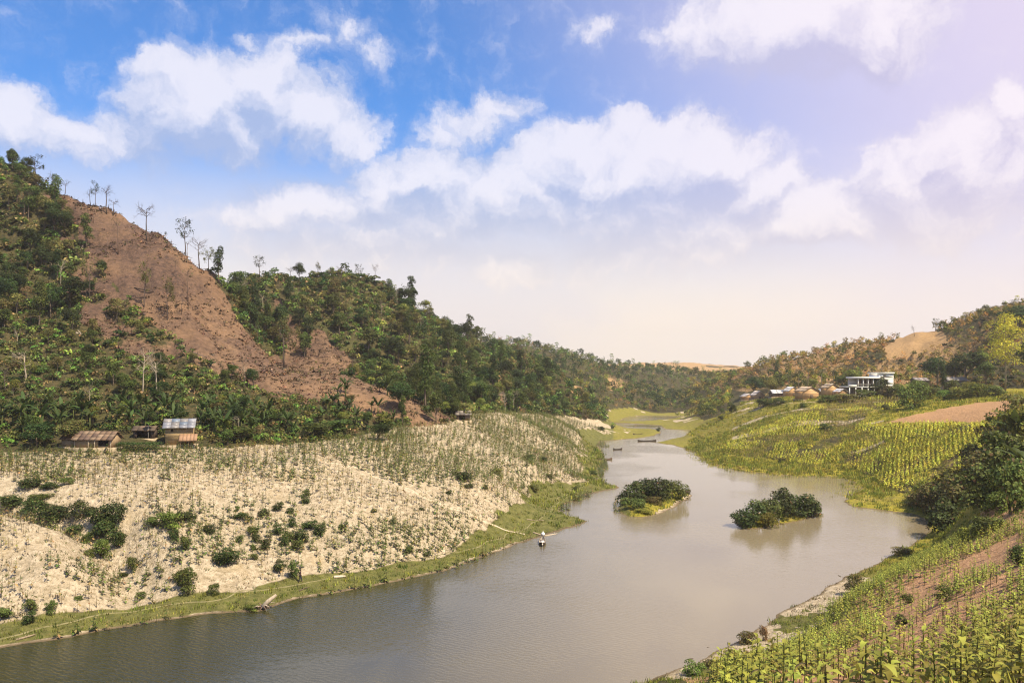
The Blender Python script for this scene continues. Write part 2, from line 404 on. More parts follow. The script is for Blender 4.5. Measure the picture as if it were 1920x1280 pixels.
# ------------------------------------------------------------------ what grows or lies where (outlines taken from the photograph, bound to distance)
P_SAND = [(-700, 850), (0, 848), (130, 846), (250, 848), (340, 838), (420, 838), (560, 830), (650, 822), (740, 800), (830, 796), (880, 775), (960, 772), (1040, 778), (1125, 788), (1150, 800), (1130, 830), (1140, 880), (1110, 930), (1060, 960), (1000, 1010), (850, 1070), (700, 1100), (560, 1125), (400, 1150), (200, 1185), (0, 1220), (-700, 1330)]
P_BROWN = [(60, 318), (130, 355), (230, 400), (350, 455), (402, 488), (400, 540), (432, 590), (475, 648), (520, 672), (560, 688), (640, 705), (740, 735), (800, 762), (845, 792), (770, 800), (720, 775), (650, 755), (560, 745), (480, 728), (420, 700), (360, 668), (300, 620), (240, 570), (200, 530), (150, 470), (110, 400), (70, 345)]
P_SLIDES = [[(512, 560), (530, 566), (548, 600), (562, 640), (575, 692), (530, 692), (535, 650), (526, 610)],
            [(575, 650), (592, 615), (606, 618), (625, 645), (650, 660), (672, 690), (690, 705), (600, 702), (570, 690)],
            [(926, 680), (934, 680), (952, 760), (940, 765)], [(1062, 715), (1085, 720), (1105, 752), (1098, 757), (1075, 740)],
            [(398, 520), (425, 560), (470, 640), (500, 668), (480, 668), (440, 610), (400, 550)]]
P_RHILL_BARE = [(1655, 655), (1690, 630), (1740, 615), (1785, 632), (1760, 655), (1715, 672), (1670, 675)]
P_TILLED = [(1602, 797), (1640, 768), (1700, 761), (1800, 756), (1900, 750), (1890, 770), (1840, 790), (1740, 792), (1660, 792)]
P_FRONT_BARE = [(1660, 1150), (1700, 1095), (1760, 1070), (1850, 1030), (1920, 995), (1920, 1080), (1850, 1085), (1780, 1110), (1740, 1140), (1690, 1180), (1640, 1200)]
P_CROP_R = [(1345, 845), (1400, 815), (1470, 785), (1540, 760), (1600, 750), (1690, 748), (1720, 757), (1640, 765), (1602, 797), (1740, 795), (1840, 795), (1860, 810), (1840, 870), (1790, 900), (1700, 925), (1620, 905), (1560, 882), (1480, 868), (1400, 855)]
def zone(poly, x, y, z, d0=0, d1=1e9, soft=5.0, seed=50):
    px, py = project(x, y, z)
    n = fbm(x / 7, y / 7, 3, seed) * soft * 2
    m = in_poly(px + n, py + fbm(x / 7 + 40, y / 7, 3, seed + 3) * soft * 2, poly)
    return m & (y > d0) & (y < d1)
def zones(x, y, z, sd):
    """weights: sand, grass, bare brown soil, tilled red-brown"""
    n = len(x); left = x < (y * .11 + 6)
    n1 = fbm(x / 6, y / 6, 4, 70)
    crop_ = zone(P_CROP_R, x, y, z, 160, 330, 5) & (sd > 5)
    right = ~left
    sand = zone(P_SAND, x, y, z, 60, 420, 3).astype(float) * left
    gw = np.where(left, np.interp(y, [80, 100, 116, 130, 146, 165, 190, 220, 300], [5, 5.5, 4.5, 5, 8.5, 7, 6.5, 5.5, 7]), 9.0) * (1 + 1.1 * fbm(x / 9, y / 9, 4, 77))
    grass = sstep(.3, .8, sd + n1 * 1.2) * sstep(gw + 1.2, gw - .6, sd)
    flat = (y > 255) & (y < 560) & (sd < 22) & (z < 4.5)
    grass = np.where(flat & (n1 > -.1), 1, grass)
    sand = np.where(flat & (n1 <= -.1), 1, sand)
    # right bank: thin dry bank near us, lush grass beyond
    near_r = right & (y < 112) & (sd < 8) & (sd > 0)
    sand = np.where(near_r & (fbm(x / 5, y / 5, 3, 81) > -.06), 1, sand)
    grass = np.where(near_r, np.where(fbm(x / 5, y / 5, 3, 81) > -.06, 0, 1), grass)
    right_field = right & (y > 110) & (y < 400) & (z < 23) & (x > y * .22 - 10)
    grass = np.where(right_field, np.maximum(grass, .85), grass)
    brown = zone(P_BROWN, x, y, z, 150, 285, 24).astype(float)
    P_MIX = [(60, 330), (150, 470), (240, 570), (300, 620), (380, 680), (330, 700), (230, 660), (140, 600), (90, 500), (50, 400)]
    brown = np.maximum(brown, zone(P_MIX, x, y, z, 150, 285, 10) * np.clip(.42 + 1.7 * fbm(x / 9, y / 9, 3, 58), 0, 1))
    for p in P_SLIDES:
        brown = np.maximum(brown, zone(p, x, y, z, 205, 520, 3))
    brown = np.maximum(brown, zone(P_RHILL_BARE, x, y, z, 380, 520, 4))
    brown = np.maximum(brown, ((y > 950) & (fbm(x / 90, y / 90, 3, 91) > -.12)).astype(float))
    front = right & (y < 112) & (sd > 6)
    brown = np.where(front, np.maximum(brown, .75), brown)
    rh = right & (y > 345) & (y < 700) & (z > 16)
    brown = np.where(rh, np.maximum(brown, .5 + 1.4 * fbm(x / 40, y / 40, 3, 92)), brown)
    brown = np.maximum(brown, zone(P_FRONT_BARE, x, y, z, 20, 105, 4))
    brown = np.where(crop_, np.maximum(brown, .38 + .9 * fbm(x / 5, y / 5, 3, 176)), brown)
    till = zone(P_TILLED, x, y, z, 150, 240, 1).astype(float)
    # pale dried rows on the terraces above the far bank
    ppx, ppy = project(x, y, z)
    dryrow = right & (ppx > 1370) & (ppx < 1660) & (ppy > 752) & (ppy < 850) & (y > 200) & (y < 340)
    uu = x * .50 + y * .87; vv = -x * .87 + y * .50
    strip_ = fbm(uu / 3.2, vv / 26, 3, 171)
    dw = sstep(.04, .16, strip_) * dryrow * .6
    grass = grass * (1 - dw)
    grass = np.where(crop_, grass * (.60 + 1.3 * fbm(x / 6, y / 6, 3, 175)), grass)
    sand = sand * (1 - grass)
    sand = np.maximum(sand, dw)
    isl = np.maximum(sd_poly(np.c_[x, y], isle1), sd_poly(np.c_[x, y], isle2))
    i1_ = sd_poly(np.c_[x, y], isle1) > -1; rim = np.where(i1_ & (x > 28.5), 1.1, .25) + n1 * 1.5
    grass = np.where(isl > -1, (sd > rim).astype(float), grass); sand = np.where(isl > -1, (sd <= rim).astype(float), sand)
    return sand, grass, brown, till
ZS, ZG, ZB, ZT = zones(GX, GY, GZ, GSD)

# grade the ground colour weights into attributes of the mesh
def tri_mesh(name, V, T, col=None, smooth=False, extra=None):
    me = bpy.data.meshes.new(name)
    V = np.asarray(V, np.float32); T = np.asarray(T, np.int32)
    me.vertices.add(len(V)); me.vertices.foreach_set('co', V.ravel())
    nl = T.size; me.loops.add(nl); me.loops.foreach_set('vertex_index', T.ravel())
    k = T.shape[1]
    me.polygons.add(len(T)); me.polygons.foreach_set('loop_start', np.arange(0, nl, k, dtype=np.int32))
    if smooth: me.polygons.foreach_set('use_smooth', np.ones(len(T), bool))
    if col is not None:
        a = me.attributes.new('col', 'FLOAT_COLOR', 'POINT')
        c = np.ones((len(V), 4), np.float32); c[:, :3] = col; a.data.foreach_set('color', c.ravel())
    for nm, arr in (extra or {}).items():
        a = me.attributes.new(nm, 'FLOAT', 'POINT'); a.data.foreach_set('value', np.asarray(arr, np.float32))
    me.update(calc_edges=True); me.validate()
    return me
ii, jj = np.meshgrid(np.arange(NR - 1), np.arange(NA), indexing='ij')
j2 = (jj + 1) % NA
Q = np.stack([ii * NA + jj, ii * NA + j2, (ii + 1) * NA + j2, (ii + 1) * NA + jj], -1).reshape(-1, 4)[:, ::-1]
def link(o, parent=None):
    COL.objects.link(o)
    if parent is not None: o.parent = parent
    return o
ground_me = tri_mesh('ground', np.c_[GX, GY, GZ], Q, smooth=True, extra={'sand': ZS, 'grass': ZG, 'brown': ZB, 'till': ZT, 'shore': np.clip(GSD, -4, 40), 'lush': np.where(GX < GY * .11 + 6, 0, 1) * sstep(95, 125, GY) * (1 - .55 * sstep(250, 330, GY))})
ground_ob = link(bpy.data.objects.new('ground', ground_me)); ground_ob['kind'] = 'structure'
ground_ob['label'] = 'river valley ground with sandy terrace, bare brown slope and grassy banks'

def new_mat(name):
    m = bpy.data.materials.new(name); m.use_nodes = True
    N = NT(m.node_tree); b = N.n['Principled BSDF']
    return m, N, b
def attr(N, name, out=2):
    a = N.node('ShaderNodeAttribute', attribute_name=name); return a.outputs[out]
gm, N, bs = new_mat('earth')
geo = N.node('ShaderNodeNewGeometry'); pos = geo.outputs['Position']
nA = N.noise(pos, .9, 6, .65); nB = N.noise(pos, .12, 5, .6); nC = N.noise(pos, 4.5, 5, .7); nD = N.noise(pos, .035, 4, .6)
def soft(a, n, w=.5):
    v = N.math('ADD', a, N.math('MULTIPLY', N.math('SUBTRACT', n, .5), w * 2)); return N.smooth(v, .35, .65)
forest = N.mix(N.smooth(nA, .3, .7), (.030, .032, .011), (.105, .080, .034))
forest = N.mix(N.smooth(nB, .48, .66), forest, N.mix(N.smooth(nC, .3, .7), (.05, .055, .018), (.12, .105, .036)))
forest = N.mix(N.math('MULTIPLY', N.smooth(nC, .50, .66), .6), forest, (.026, .026, .011))
brown = N.mix(N.smooth(nA, .28, .72), (.095, .058, .036), (.245, .15, .088))
burnt = N.mix(N.smooth(nA, .3, .7), (.06, .038, .028), (.15, .088, .058))
pz_ = N.sep(pos)[2]
brown = N.mix(N.math('MULTIPLY', N.smooth(N.math('ADD', pz_, N.math('MULTIPLY', nB, 40)), 42, 80), N.smooth(N.sep(pos)[1], 300, 270)), brown, burnt)
brown = N.mix(N.math('MULTIPLY', N.smooth(nB, .42, .60), .6), brown, burnt)
brown = N.mix(N.math('MULTIPLY', N.smooth(nC, .50, .68), .8), brown, (.06, .038, .024))
brown = N.mix(N.math('MULTIPLY', N.smooth(nD, .45, .65), .4), brown, (.34, .20, .10))
sandc = N.mix(N.smooth(nA, .3, .75), (.36, .285, .18), (.60, .49, .34))
nE = N.noise(pos, 2.1, 5, .7)
sandc = N.mix(N.math('MULTIPLY', N.smooth(nE, .47, .64), .75), sandc, (.22, .17, .095))
sandc = N.mix(N.math('MULTIPLY', N.smooth(nC, .56, .70), .8), sandc, (.15, .105, .055))
sandc = N.mix(N.math('MULTIPLY', N.smooth(nB, .55, .72), .5), sandc, (.40, .30, .16))
grassc = N.mix(N.smooth(nA, .3, .7), (.085, .088, .022), (.165, .155, .045))
lushc = N.mix(N.smooth(nA, .3, .7), (.22, .20, .020), (.38, .30, .035))  # yellower plants, with the golden cast of this side added to their colour
lushc = N.mix(N.math('MULTIPLY', N.smooth(nC, .45, .65), .55), lushc, (.10, .105, .02))
lushc = N.mix(N.math('MULTIPLY', N.smooth(nB, .5, .68), .5), lushc, (.30, .22, .075))
grassc = N.mix(attr(N, 'lush'), grassc, lushc)
grassc = N.mix(N.math('MULTIPLY', N.smooth(nE, .54, .74), .55), grassc, (.30, .23, .11))
rows = N.node('ShaderNodeTexWave', wave_type='BANDS', bands_direction='X'); rows.inputs['Scale'].default_value = .55; rows.inputs['Distortion'].default_value = 1.2; rows.inputs['Detail'].default_value = 2
N.l.new(N.mapping(pos, rot=(0, 0, R(62))), rows.inputs[0])
till = N.mix(rows.outputs[1], (.30, .15, .07), (.48, .30, .15))
nearsoil = N.mix(N.smooth(nE, .3, .7), (.30, .16, .08), (.50, .30, .165))
brown = N.mix(N.smooth(N.sep(pos)[1], 130, 112), brown, nearsoil)
brown = N.mix(N.smooth(N.sep(pos)[1], 300, 345), brown, N.mix(N.smooth(nA, .3, .7), (.27, .165, .07), (.45, .28, .125)))
c = N.mix(soft(attr(N, 'brown'), nA, .35), forest, brown)
c = N.mix(soft(attr(N, 'sand'), nA, .35), c, sandc)
c = N.mix(soft(attr(N, 'grass'), nA, .45), c, grassc)
c = N.mix(soft(attr(N, 'till'), nC, .1), c, till)
sh = attr(N, 'shore')
wet = N.smooth(N.math('ADD', sh, N.math('MULTIPLY', nA, .8)), 1.25, .45)
c = N.mix(wet, c, (.16, .115, .065))
N.l.new(c, bs.inputs['Base Color']); bs.inputs['Roughness'].default_value = .95; bs.inputs['Specular IOR Level'].default_value = .15
bp = N.node('ShaderNodeBump'); bp.inputs['Strength'].default_value = 1.0; bp.inputs['Distance'].default_value = .6
N.l.new(N.math('ADD', nA, N.math('MULTIPLY', nC, .35)), bp.inputs['Height']); N.l.new(bp.outputs[0], bs.inputs['Normal'])
ground_me.materials.append(gm)

# ------------------------------------------------------------------ river
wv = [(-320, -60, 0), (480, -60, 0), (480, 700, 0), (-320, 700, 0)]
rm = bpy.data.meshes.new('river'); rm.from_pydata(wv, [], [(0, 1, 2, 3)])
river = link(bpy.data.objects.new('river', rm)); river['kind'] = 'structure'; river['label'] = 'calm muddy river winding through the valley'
wm, N, bs = new_mat('river_water')
geo = N.node('ShaderNodeNewGeometry'); pos = geo.outputs['Position']
silt = N.noise(N.mapping(pos, rot=(0, 0, R(20)), scale=(.05, .018, 1)), 1.0, 4, .55)  # noise that breaks up the edge of the painted glare
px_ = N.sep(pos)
# muddy base with flare and sky glare painted in: pale east, dark west
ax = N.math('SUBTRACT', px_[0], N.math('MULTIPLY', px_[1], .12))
glare_mix = N.smooth(N.math('ADD', ax, N.math('MULTIPLY', N.math('SUBTRACT', silt, .5), 16)), -40, 14)
wc = N.mix(glare_mix, (.034, .033, .012), (.205, .165, .10))
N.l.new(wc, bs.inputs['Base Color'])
bs.inputs['Roughness'].default_value = .06; bs.inputs['IOR'].default_value = 1.45
r1 = N.node('ShaderNodeTexWave', wave_type='BANDS', bands_direction='X', wave_profile='SIN'); r1.inputs['Scale'].default_value = .55; r1.inputs['Distortion'].default_value = 7; r1.inputs['Detail'].default_value = 3; r1.inputs['Detail Scale'].default_value = 1.6
N.l.new(N.mapping(pos, rot=(0, 0, R(-60))), r1.inputs[0])
r2 = N.noise(N.mapping(pos, rot=(0, 0, R(25)), scale=(1, 2.2, 1)), 1.3, 4, .6)
calm = N.smooth(N.noise(pos, .03, 3, .5), .38, .62)
rip = N.math('ADD', N.math('MULTIPLY', r1.outputs[1], .55), N.math('MULTIPLY', r2, 1.0))
amp = N.math('MULTIPLY', N.math('ADD', N.math('MULTIPLY', calm, .8), .15), N.smooth(ax, 25, -45, .45, 1.6))
N.l.new(N.math('ADD', N.math('MULTIPLY', calm, .07), .03), bs.inputs['Roughness'])
bp = N.node('ShaderNodeBump'); bp.inputs['Distance'].default_value = .05
N.l.new(N.math('MULTIPLY', amp, .55), bp.inputs['Strength']); N.l.new(rip, bp.inputs['Height']); N.l.new(bp.outputs[0], bs.inputs['Normal'])
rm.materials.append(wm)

# ------------------------------------------------------------------ mesh building
class G:
    """triangles with a colour per vertex"""
    def __init__(s): s.v = []; s.f = []; s.c = []; s.n = 0
    def add(s, V, T, c):
        V = np.asarray(V, np.float32).reshape(-1, 3); T = np.asarray(T, np.int32).reshape(-1, 3)
        C = np.empty((len(V), 3), np.float32); C[:] = c
        s.v.append(V); s.f.append(T + s.n); s.c.append(C); s.n += len(V); return s
    def arr(s):
        if not s.v: return np.zeros((0, 3), np.float32), np.zeros((0, 3), np.int32), np.zeros((0, 3), np.float32)
        return np.concatenate(s.v), np.concatenate(s.f), np.concatenate(s.c)
    def tube(s, pts, rads, c, k=5, cap=True):
        pts = np.asarray(pts, float); n = len(pts); rads = np.broadcast_to(rads, (n,))
        V = []
        for i in range(n):
            d = pts[min(i + 1, n - 1)] - pts[max(i - 1, 0)]; d = d / (np.linalg.norm(d) + 1e-9)
            u = np.cross(d, (0.13, .29, 1.) if abs(d[2]) < .9 else (1., .2, 0)); u /= np.linalg.norm(u); w = np.cross(d, u)
            a = np.arange(k) / k * 2 * np.pi
            V.append(pts[i] + rads[i] * (np.cos(a)[:, None] * u + np.sin(a)[:, None] * w))
        T = []
        for i in range(n - 1):
            for j in range(k):
                a, b = i * k + j, i * k + (j + 1) % k
                T += [(a, b, b + k), (a, b + k, a + k)]
        if cap:
            for j in range(1, k - 1):
                T.append((0, j + 1, j)); T.append(((n - 1) * k, (n - 1) * k + j, (n - 1) * k + j + 1))
        return s.add(np.concatenate(V), T, c)
    def box(s, x0, x1, y0, y1, z0, z1, c=(1, 1, 1)):
        V = [(x, y, z) for z in (z0, z1) for y in (y0, y1) for x in (x0, x1)]
        Q = [(0, 2, 3, 1), (4, 5, 7, 6), (0, 1, 5, 4), (2, 6, 7, 3), (0, 4, 6, 2), (1, 3, 7, 5)]
        return s.add(V, [t for q in Q for t in ((q[0], q[1], q[2]), (q[0], q[2], q[3]))], c)
    def hexa(s, V, c=(1, 1, 1)):
        """8 corners: bottom ring 0-3, top ring 4-7"""
        Q = [(3, 2, 1, 0), (4, 5, 6, 7), (0, 1, 5, 4), (1, 2, 6, 5), (2, 3, 7, 6), (3, 0, 4, 7)]
        return s.add(V, [t for q in Q for t in ((q[0], q[1], q[2]), (q[0], q[2], q[3]))], c)
    def slab(s, A, B, C, D, th, c=(1, 1, 1)):
        """a thick sheet on four corners"""
        A, B, C, D = (np.array(p, float) for p in (A, B, C, D))
        n = np.cross(B - A, D - A); n = n / np.linalg.norm(n) * th
        return s.hexa([A - n, B - n, C - n, D - n, A, B, C, D], c)
    def leaf(s, base, d, up, L, w, droop, c, seg=3, fold=.25):
        """a bent blade: midrib and two edges"""
        base = np.asarray(base, float); d = np.asarray(d, float); d /= np.linalg.norm(d)
        side = np.cross(d, up); side /= (np.linalg.norm(side) + 1e-9); nn = np.cross(side, d)
        if seg == 1:
            mid = base + d * L * .5 - np.array((0, 0, 1)) * droop * L * .18; tip = base + d * L * (1 - .25 * droop) - np.array((0, 0, 1)) * droop * L * .75
            return s.add([base, mid + side * w * .5, tip, mid - side * w * .5], [(0, 1, 3), (1, 2, 3)], c)
        V = []; T = []
        for i in range(seg + 1):
            t = i / seg
            p = base + d * L * t * (1 - .25 * droop * t) - np.array((0, 0, 1)) * droop * L * t * t * .75
            wd = w * math.sin(math.pi * min(.06 + t * .94, .97)) ** .8 * .5
            V += [p - side * wd + nn * wd * fold, p, p + side * wd + nn * wd * fold]
        for i in range(seg):
            a = 3 * i
            T += [(a, a + 1, a + 4), (a, a + 4, a + 3), (a + 1, a + 2, a + 5), (a + 1, a + 5, a + 4)]
        return s.add(V, T, c)
    def mesh(s, name, mat, smooth=False):
        v, f, c = s.arr(); me = tri_mesh(name, v, f, c, smooth); me.materials.append(mat); return me

def cards(g, P, Nrm, size, C, r, asp=1.0):
    """many small bent leaf sprays at P facing Nrm"""
    n = len(P)
    Nrm = Nrm / (np.linalg.norm(Nrm, axis=1, keepdims=True) + 1e-9)
    t = r.normal(size=(n, 3)); t -= (t * Nrm).sum(1, keepdims=True) * Nrm; t /= np.linalg.norm(t, axis=1, keepdims=True) + 1e-9
    b = np.cross(Nrm, t)
    size = np.broadcast_to(size, (n,))[:, None] * r.uniform(.6, 1.3, (n, 1)); sa = size * asp
    k = r.uniform(-.35, .35, (n, 1)) * size
    V = np.stack([P - t * size * .5 + Nrm * k, P + b * sa * .42, P + t * size * .5 + Nrm * k, P - b * sa * .42], 1).reshape(-1, 3)
    i = np.arange(n)[:, None] * 4
    T = np.concatenate([i + [[0, 1, 3]], i + [[1, 2, 3]]])
    g.add(V, T, np.repeat(C, 4, 0))

def tinted(base, n, r, v=.30, h=.09):
    c = np.array(base)[None] * np.exp(r.normal(0, v, (n, 1)))
    c = c * np.exp(r.normal(0, h, (n, 3)) * np.array([1, .35, .8]))
    return np.clip(c, 0.004, .8)

DARK = (.034, .052, .012); MID = (.072, .094, .020); OLIVE = (.13, .122, .034); LIME = (.165, .175, .032); YELLOW = (.38, .30, .035); DRY = (.21, .135, .062); FRESH = (.10, .15, .026)

def crown(lobes, n, size, base, r, dry=0.0, up=.35):
    """leaf sprays on the skins of overlapping lobes (cx, cy, cz, rx, ry, rz)"""
    g = G(); L = np.array(lobes); area = (L[:, 3] * L[:, 4] + L[:, 3] * L[:, 5]); w = area / area.sum()
    k = r.choice(len(L), n, p=w)
    d = r.normal(size=(n, 3)); d /= np.linalg.norm(d, axis=1, keepdims=True)
    d[:, 2] = np.where(d[:, 2] < -.35, -d[:, 2], d[:, 2])
    rr = r.uniform(.62, 1.06, (n, 1)) + (r.random((n, 1)) < .12) * r.uniform(0, .22, (n, 1))
    P = L[k, :3] + d * L[k, 3:6] * rr
    Nn = d + np.array([0, 0, up]) + r.normal(0, .45, (n, 3))
    lob_t = np.exp(r.normal(0, .22, len(L)))
    C = tinted(base, n, r) * lob_t[k][:, None]
    if dry > 0:
        m = r.random(n) < dry; C[m] = tinted(DRY, int(m.sum()), r)
    cards(g, P, Nn, size, C, r)
    return g

def lobes_round(r, R_, H0, flat=.8, n=9):
    out = [(0, 0, H0 + R_ * flat * .6, R_ * .68, R_ * .68, R_ * flat * .62)]
    for i in range(n):
        a = r.uniform(0, 2 * np.pi); q = R_ * r.uniform(.25, .72); s = R_ * r.uniform(.26, .48)
        out.append((q * math.cos(a), q * math.sin(a), H0 + R_ * flat * r.uniform(.15, 1.15), s, s, s * r.uniform(.6, .9)))
    return out

def branches(g, r, p, d, L, rad, depth, col, spread=.6, lift=.15, tips=None, kmin=2, kmax=4, droop=0):
    """recursive limbs"""
    nseg = 3 if depth > 1 else 2
    pts = [np.array(p, float)]; dd = np.array(d, float)
    for i in range(nseg):
        dd = dd + r.normal(0, .16, 3); dd[2] += lift * .2; dd /= np.linalg.norm(dd)
        pts.append(pts[-1] + dd * L / nseg)
    g.tube(pts, np.linspace(rad, rad * .55, nseg + 1), col, 5 if rad > .06 else 3, cap=False)
    if depth == 0:
        if tips is not None: tips.append((pts[-1], dd))
        return
    for i in range(r.integers(kmin, kmax + 1)):
        t = r.uniform(.45, 1.0); q = pts[0] + 0; j = min(int(t * nseg), nseg - 1); q = pts[j] + (pts[j + 1] - pts[j]) * (t * nseg - j)
        nd = dd + r.normal(0, spread, 3); nd[2] += lift; nd /= np.linalg.norm(nd)
        branches(g, r, q, nd, L * r.uniform(.5, .78), rad * .5, depth - 1, col, spread, lift, tips, kmin, kmax)

# ------------------------------------------------------------------ materials
fol, N, bs = new_mat('foliage')
oi = N.node('ShaderNodeObjectInfo')
cc = N.node('ShaderNodeAttribute', attribute_name='col').outputs[0]
hv = N.node('ShaderNodeHueSaturation'); N.l.new(cc, hv.inputs['Color'])
N.l.new(N.math('ADD', N.math('MULTIPLY', oi.outputs['Random'], .05), .475), hv.inputs['Hue'])
N.l.new(N.math('ADD', N.math('MULTIPLY', oi.outputs['Random'], .5), .78), hv.inputs['Value'])
N.l.new(hv.outputs[0], bs.inputs['Base Color']); bs.inputs['Roughness'].default_value = .6; bs.inputs['Specular IOR Level'].default_value = .18
tr = N.node('ShaderNodeBsdfTranslucent'); N.l.new(hv.outputs[0], tr.inputs[0])
mx = N.node('ShaderNodeMixShader'); mx.inputs[0].default_value = .34
N.l.new(bs.outputs[0], mx.inputs[1]); N.l.new(tr.outputs[0], mx.inputs[2]); N.l.new(mx.outputs[0], N.n['Material Output'].inputs[0])
def col_mat(name, rough=.8, scale=6.0, contrast=.35, spec=.2, stretch=(1, 1, 1)):
    """vertex colour broken up by object-space grain"""
    m, N, bs = new_mat(name)
    c = N.node('ShaderNodeAttribute', attribute_name='col').outputs[0]
    t = N.node('ShaderNodeTexCoord')
    n1 = N.noise(N.mapping(t.outputs['Object'], scale=stretch), scale, 5, .65)
    f = N.node('ShaderNodeMapRange'); N.l.new(n1, f.inputs[0]); f.inputs[1].default_value = .25; f.inputs[2].default_value = .75
    f.inputs[3].default_value = 1 - contrast; f.inputs[4].default_value = 1 + contrast
    mu = N.node('ShaderNodeVectorMath', operation='SCALE'); N.l.new(c, mu.inputs[0]); N.l.new(f.outputs[0], mu.inputs['Scale'])
    N.l.new(mu.outputs[0], bs.inputs['Base Color']); bs.inputs['Roughness'].default_value = rough; bs.inputs['Specular IOR Level'].default_value = spec
    bp = N.node('ShaderNodeBump'); bp.inputs['Strength'].default_value = .4; bp.inputs['Distance'].default_value = .03; N.l.new(n1, bp.inputs['Height']); N.l.new(bp.outputs[0], bs.inputs['Normal'])
    return m
bark = col_mat('bark', .9, 4.0, .4, .1, (1, 1, .25))
bamboo = col_mat('bamboo_wall', .8, 3.0, .35, .15, (1, 1, 14))
thatch = col_mat('thatch', .95, 9.0, .45, .05, (4, 1, 1))
tin = col_mat('tin_sheet', .45, 2.0, .22, .5)
plaster = col_mat('white_plaster', .8, 1.2, .08, .2)
wood = col_mat('weathered_wood', .85, 7.0, .35, .15, (.3, 1, 1))
cloth = col_mat('cloth', .9, 12, .15, .1)
skin_m = col_mat('skin', .6, 8, .1, .3)
glassm = col_mat('window_glass', .15, 2, .1, .5)
earthm = col_mat('packed_earth', .95, 2, .3, .1)

# ------------------------------------------------------------------ things
def thing(name, label, cat, loc=(0, 0, 0), rz=0.0, group=None, scale=1.0):
    o = bpy.data.objects.new(name, None); o.empty_display_size = .3
    o.location = loc; o.rotation_euler = (0, 0, rz); o.scale = (scale,) * 3 if not isinstance(scale, tuple) else scale
    COL.objects.link(o)
    o['label'] = label; o['category'] = cat
    if group: o['group'] = group
    return o
def part(name, me, parent, loc=None, rot=None, scale=None):
    o = bpy.data.objects.new(name, me); COL.objects.link(o); o.parent = parent
    if loc is not None: o.location = loc
    if rot is not None: o.rotation_euler = rot
    if scale is not None: o.scale = (scale,) * 3
    return o
def stuff(name, g, mat, label):
    v, f, c = g
    me = tri_mesh(name, v, f, c); me.materials.append(mat)
    o = bpy.data.objects.new(name, me); COL.objects.link(o); o['kind'] = 'stuff'; o['label'] = label
    return o
def scatter(protos, idx, P, rz, sc, r, jit=.16, tint=None):
    """bake copies of small meshes into one set of arrays"""
    vs_, fs, cs = [], [], []; base = 0
    for k, pr in enumerate(protos):
        m = np.nonzero(idx == k)[0]
        if len(m) == 0: continue
        v, f, c = pr
        ca, sa = np.cos(rz[m]), np.sin(rz[m])
        x = v[None, :, 0] * ca[:, None] - v[None, :, 1] * sa[:, None]; y = v[None, :, 0] * sa[:, None] + v[None, :, 1] * ca[:, None]
        s3 = sc[m][:, None]
        V = np.stack([x * s3 + P[m, 0][:, None], y * s3 + P[m, 1][:, None], np.broadcast_to(v[None, :, 2], x.shape) * s3 + P[m, 2][:, None]], -1)
        Fc = f[None] + (np.arange(len(m)) * len(v))[:, None, None] + base
        t = np.exp(r.normal(0, jit, (len(m), 1, 3)) * np.array([.5, .25, .4])) * np.exp(r.normal(0, jit * 1.3, (len(m), 1, 1)))
        if tint is not None: t = t * tint[m][:, None, :]
        C = c[None] * t
        vs_.append(V.reshape(-1, 3)); fs.append(Fc.reshape(-1, 3)); cs.append(np.clip(C, 0, .8).reshape(-1, 3)); base += len(m) * len(v)
    return np.concatenate(vs_), np.concatenate(fs), np.concatenate(cs)
def join(*gs):
    base = 0; V, T, C = [], [], []
    for v, f, c in gs:
        V.append(v); T.append(f + base); C.append(c); base += len(v)
    return np.concatenate(V), np.concatenate(T), np.concatenate(C)
def sample(n, x0, x1, y0, y1, r):
    P = np.c_[r.uniform(x0, x1, n), r.uniform(y0, y1, n)]
    sd = _SDC(P); z = height(P, sd)
    return P, sd, z
def thin(P, dmin):
    """drop points closer than dmin to an earlier one"""
    cell = {}; keep = []
    dm = np.broadcast_to(dmin, (len(P),))
    big = float(np.max(dm))
    for i, (x, y) in enumerate(P[:, :2]):
        cx, cy_ = int(x // big), int(y // big); ok = True
        for a in (-1, 0, 1):
            for b in (-1, 0, 1):
                for j in cell.get((cx + a, cy_ + b), ()):
                    if (P[j, 0] - x) ** 2 + (P[j, 1] - y) ** 2 < min(dm[i], dm[j]) ** 2: ok = False; break
                if not ok: break
            if not ok: break
        if ok: cell.setdefault((cx, cy_), []).append(i); keep.append(i)
    return np.array(keep, int)

# ================================================================== plants
rv = np.random.default_rng(21)
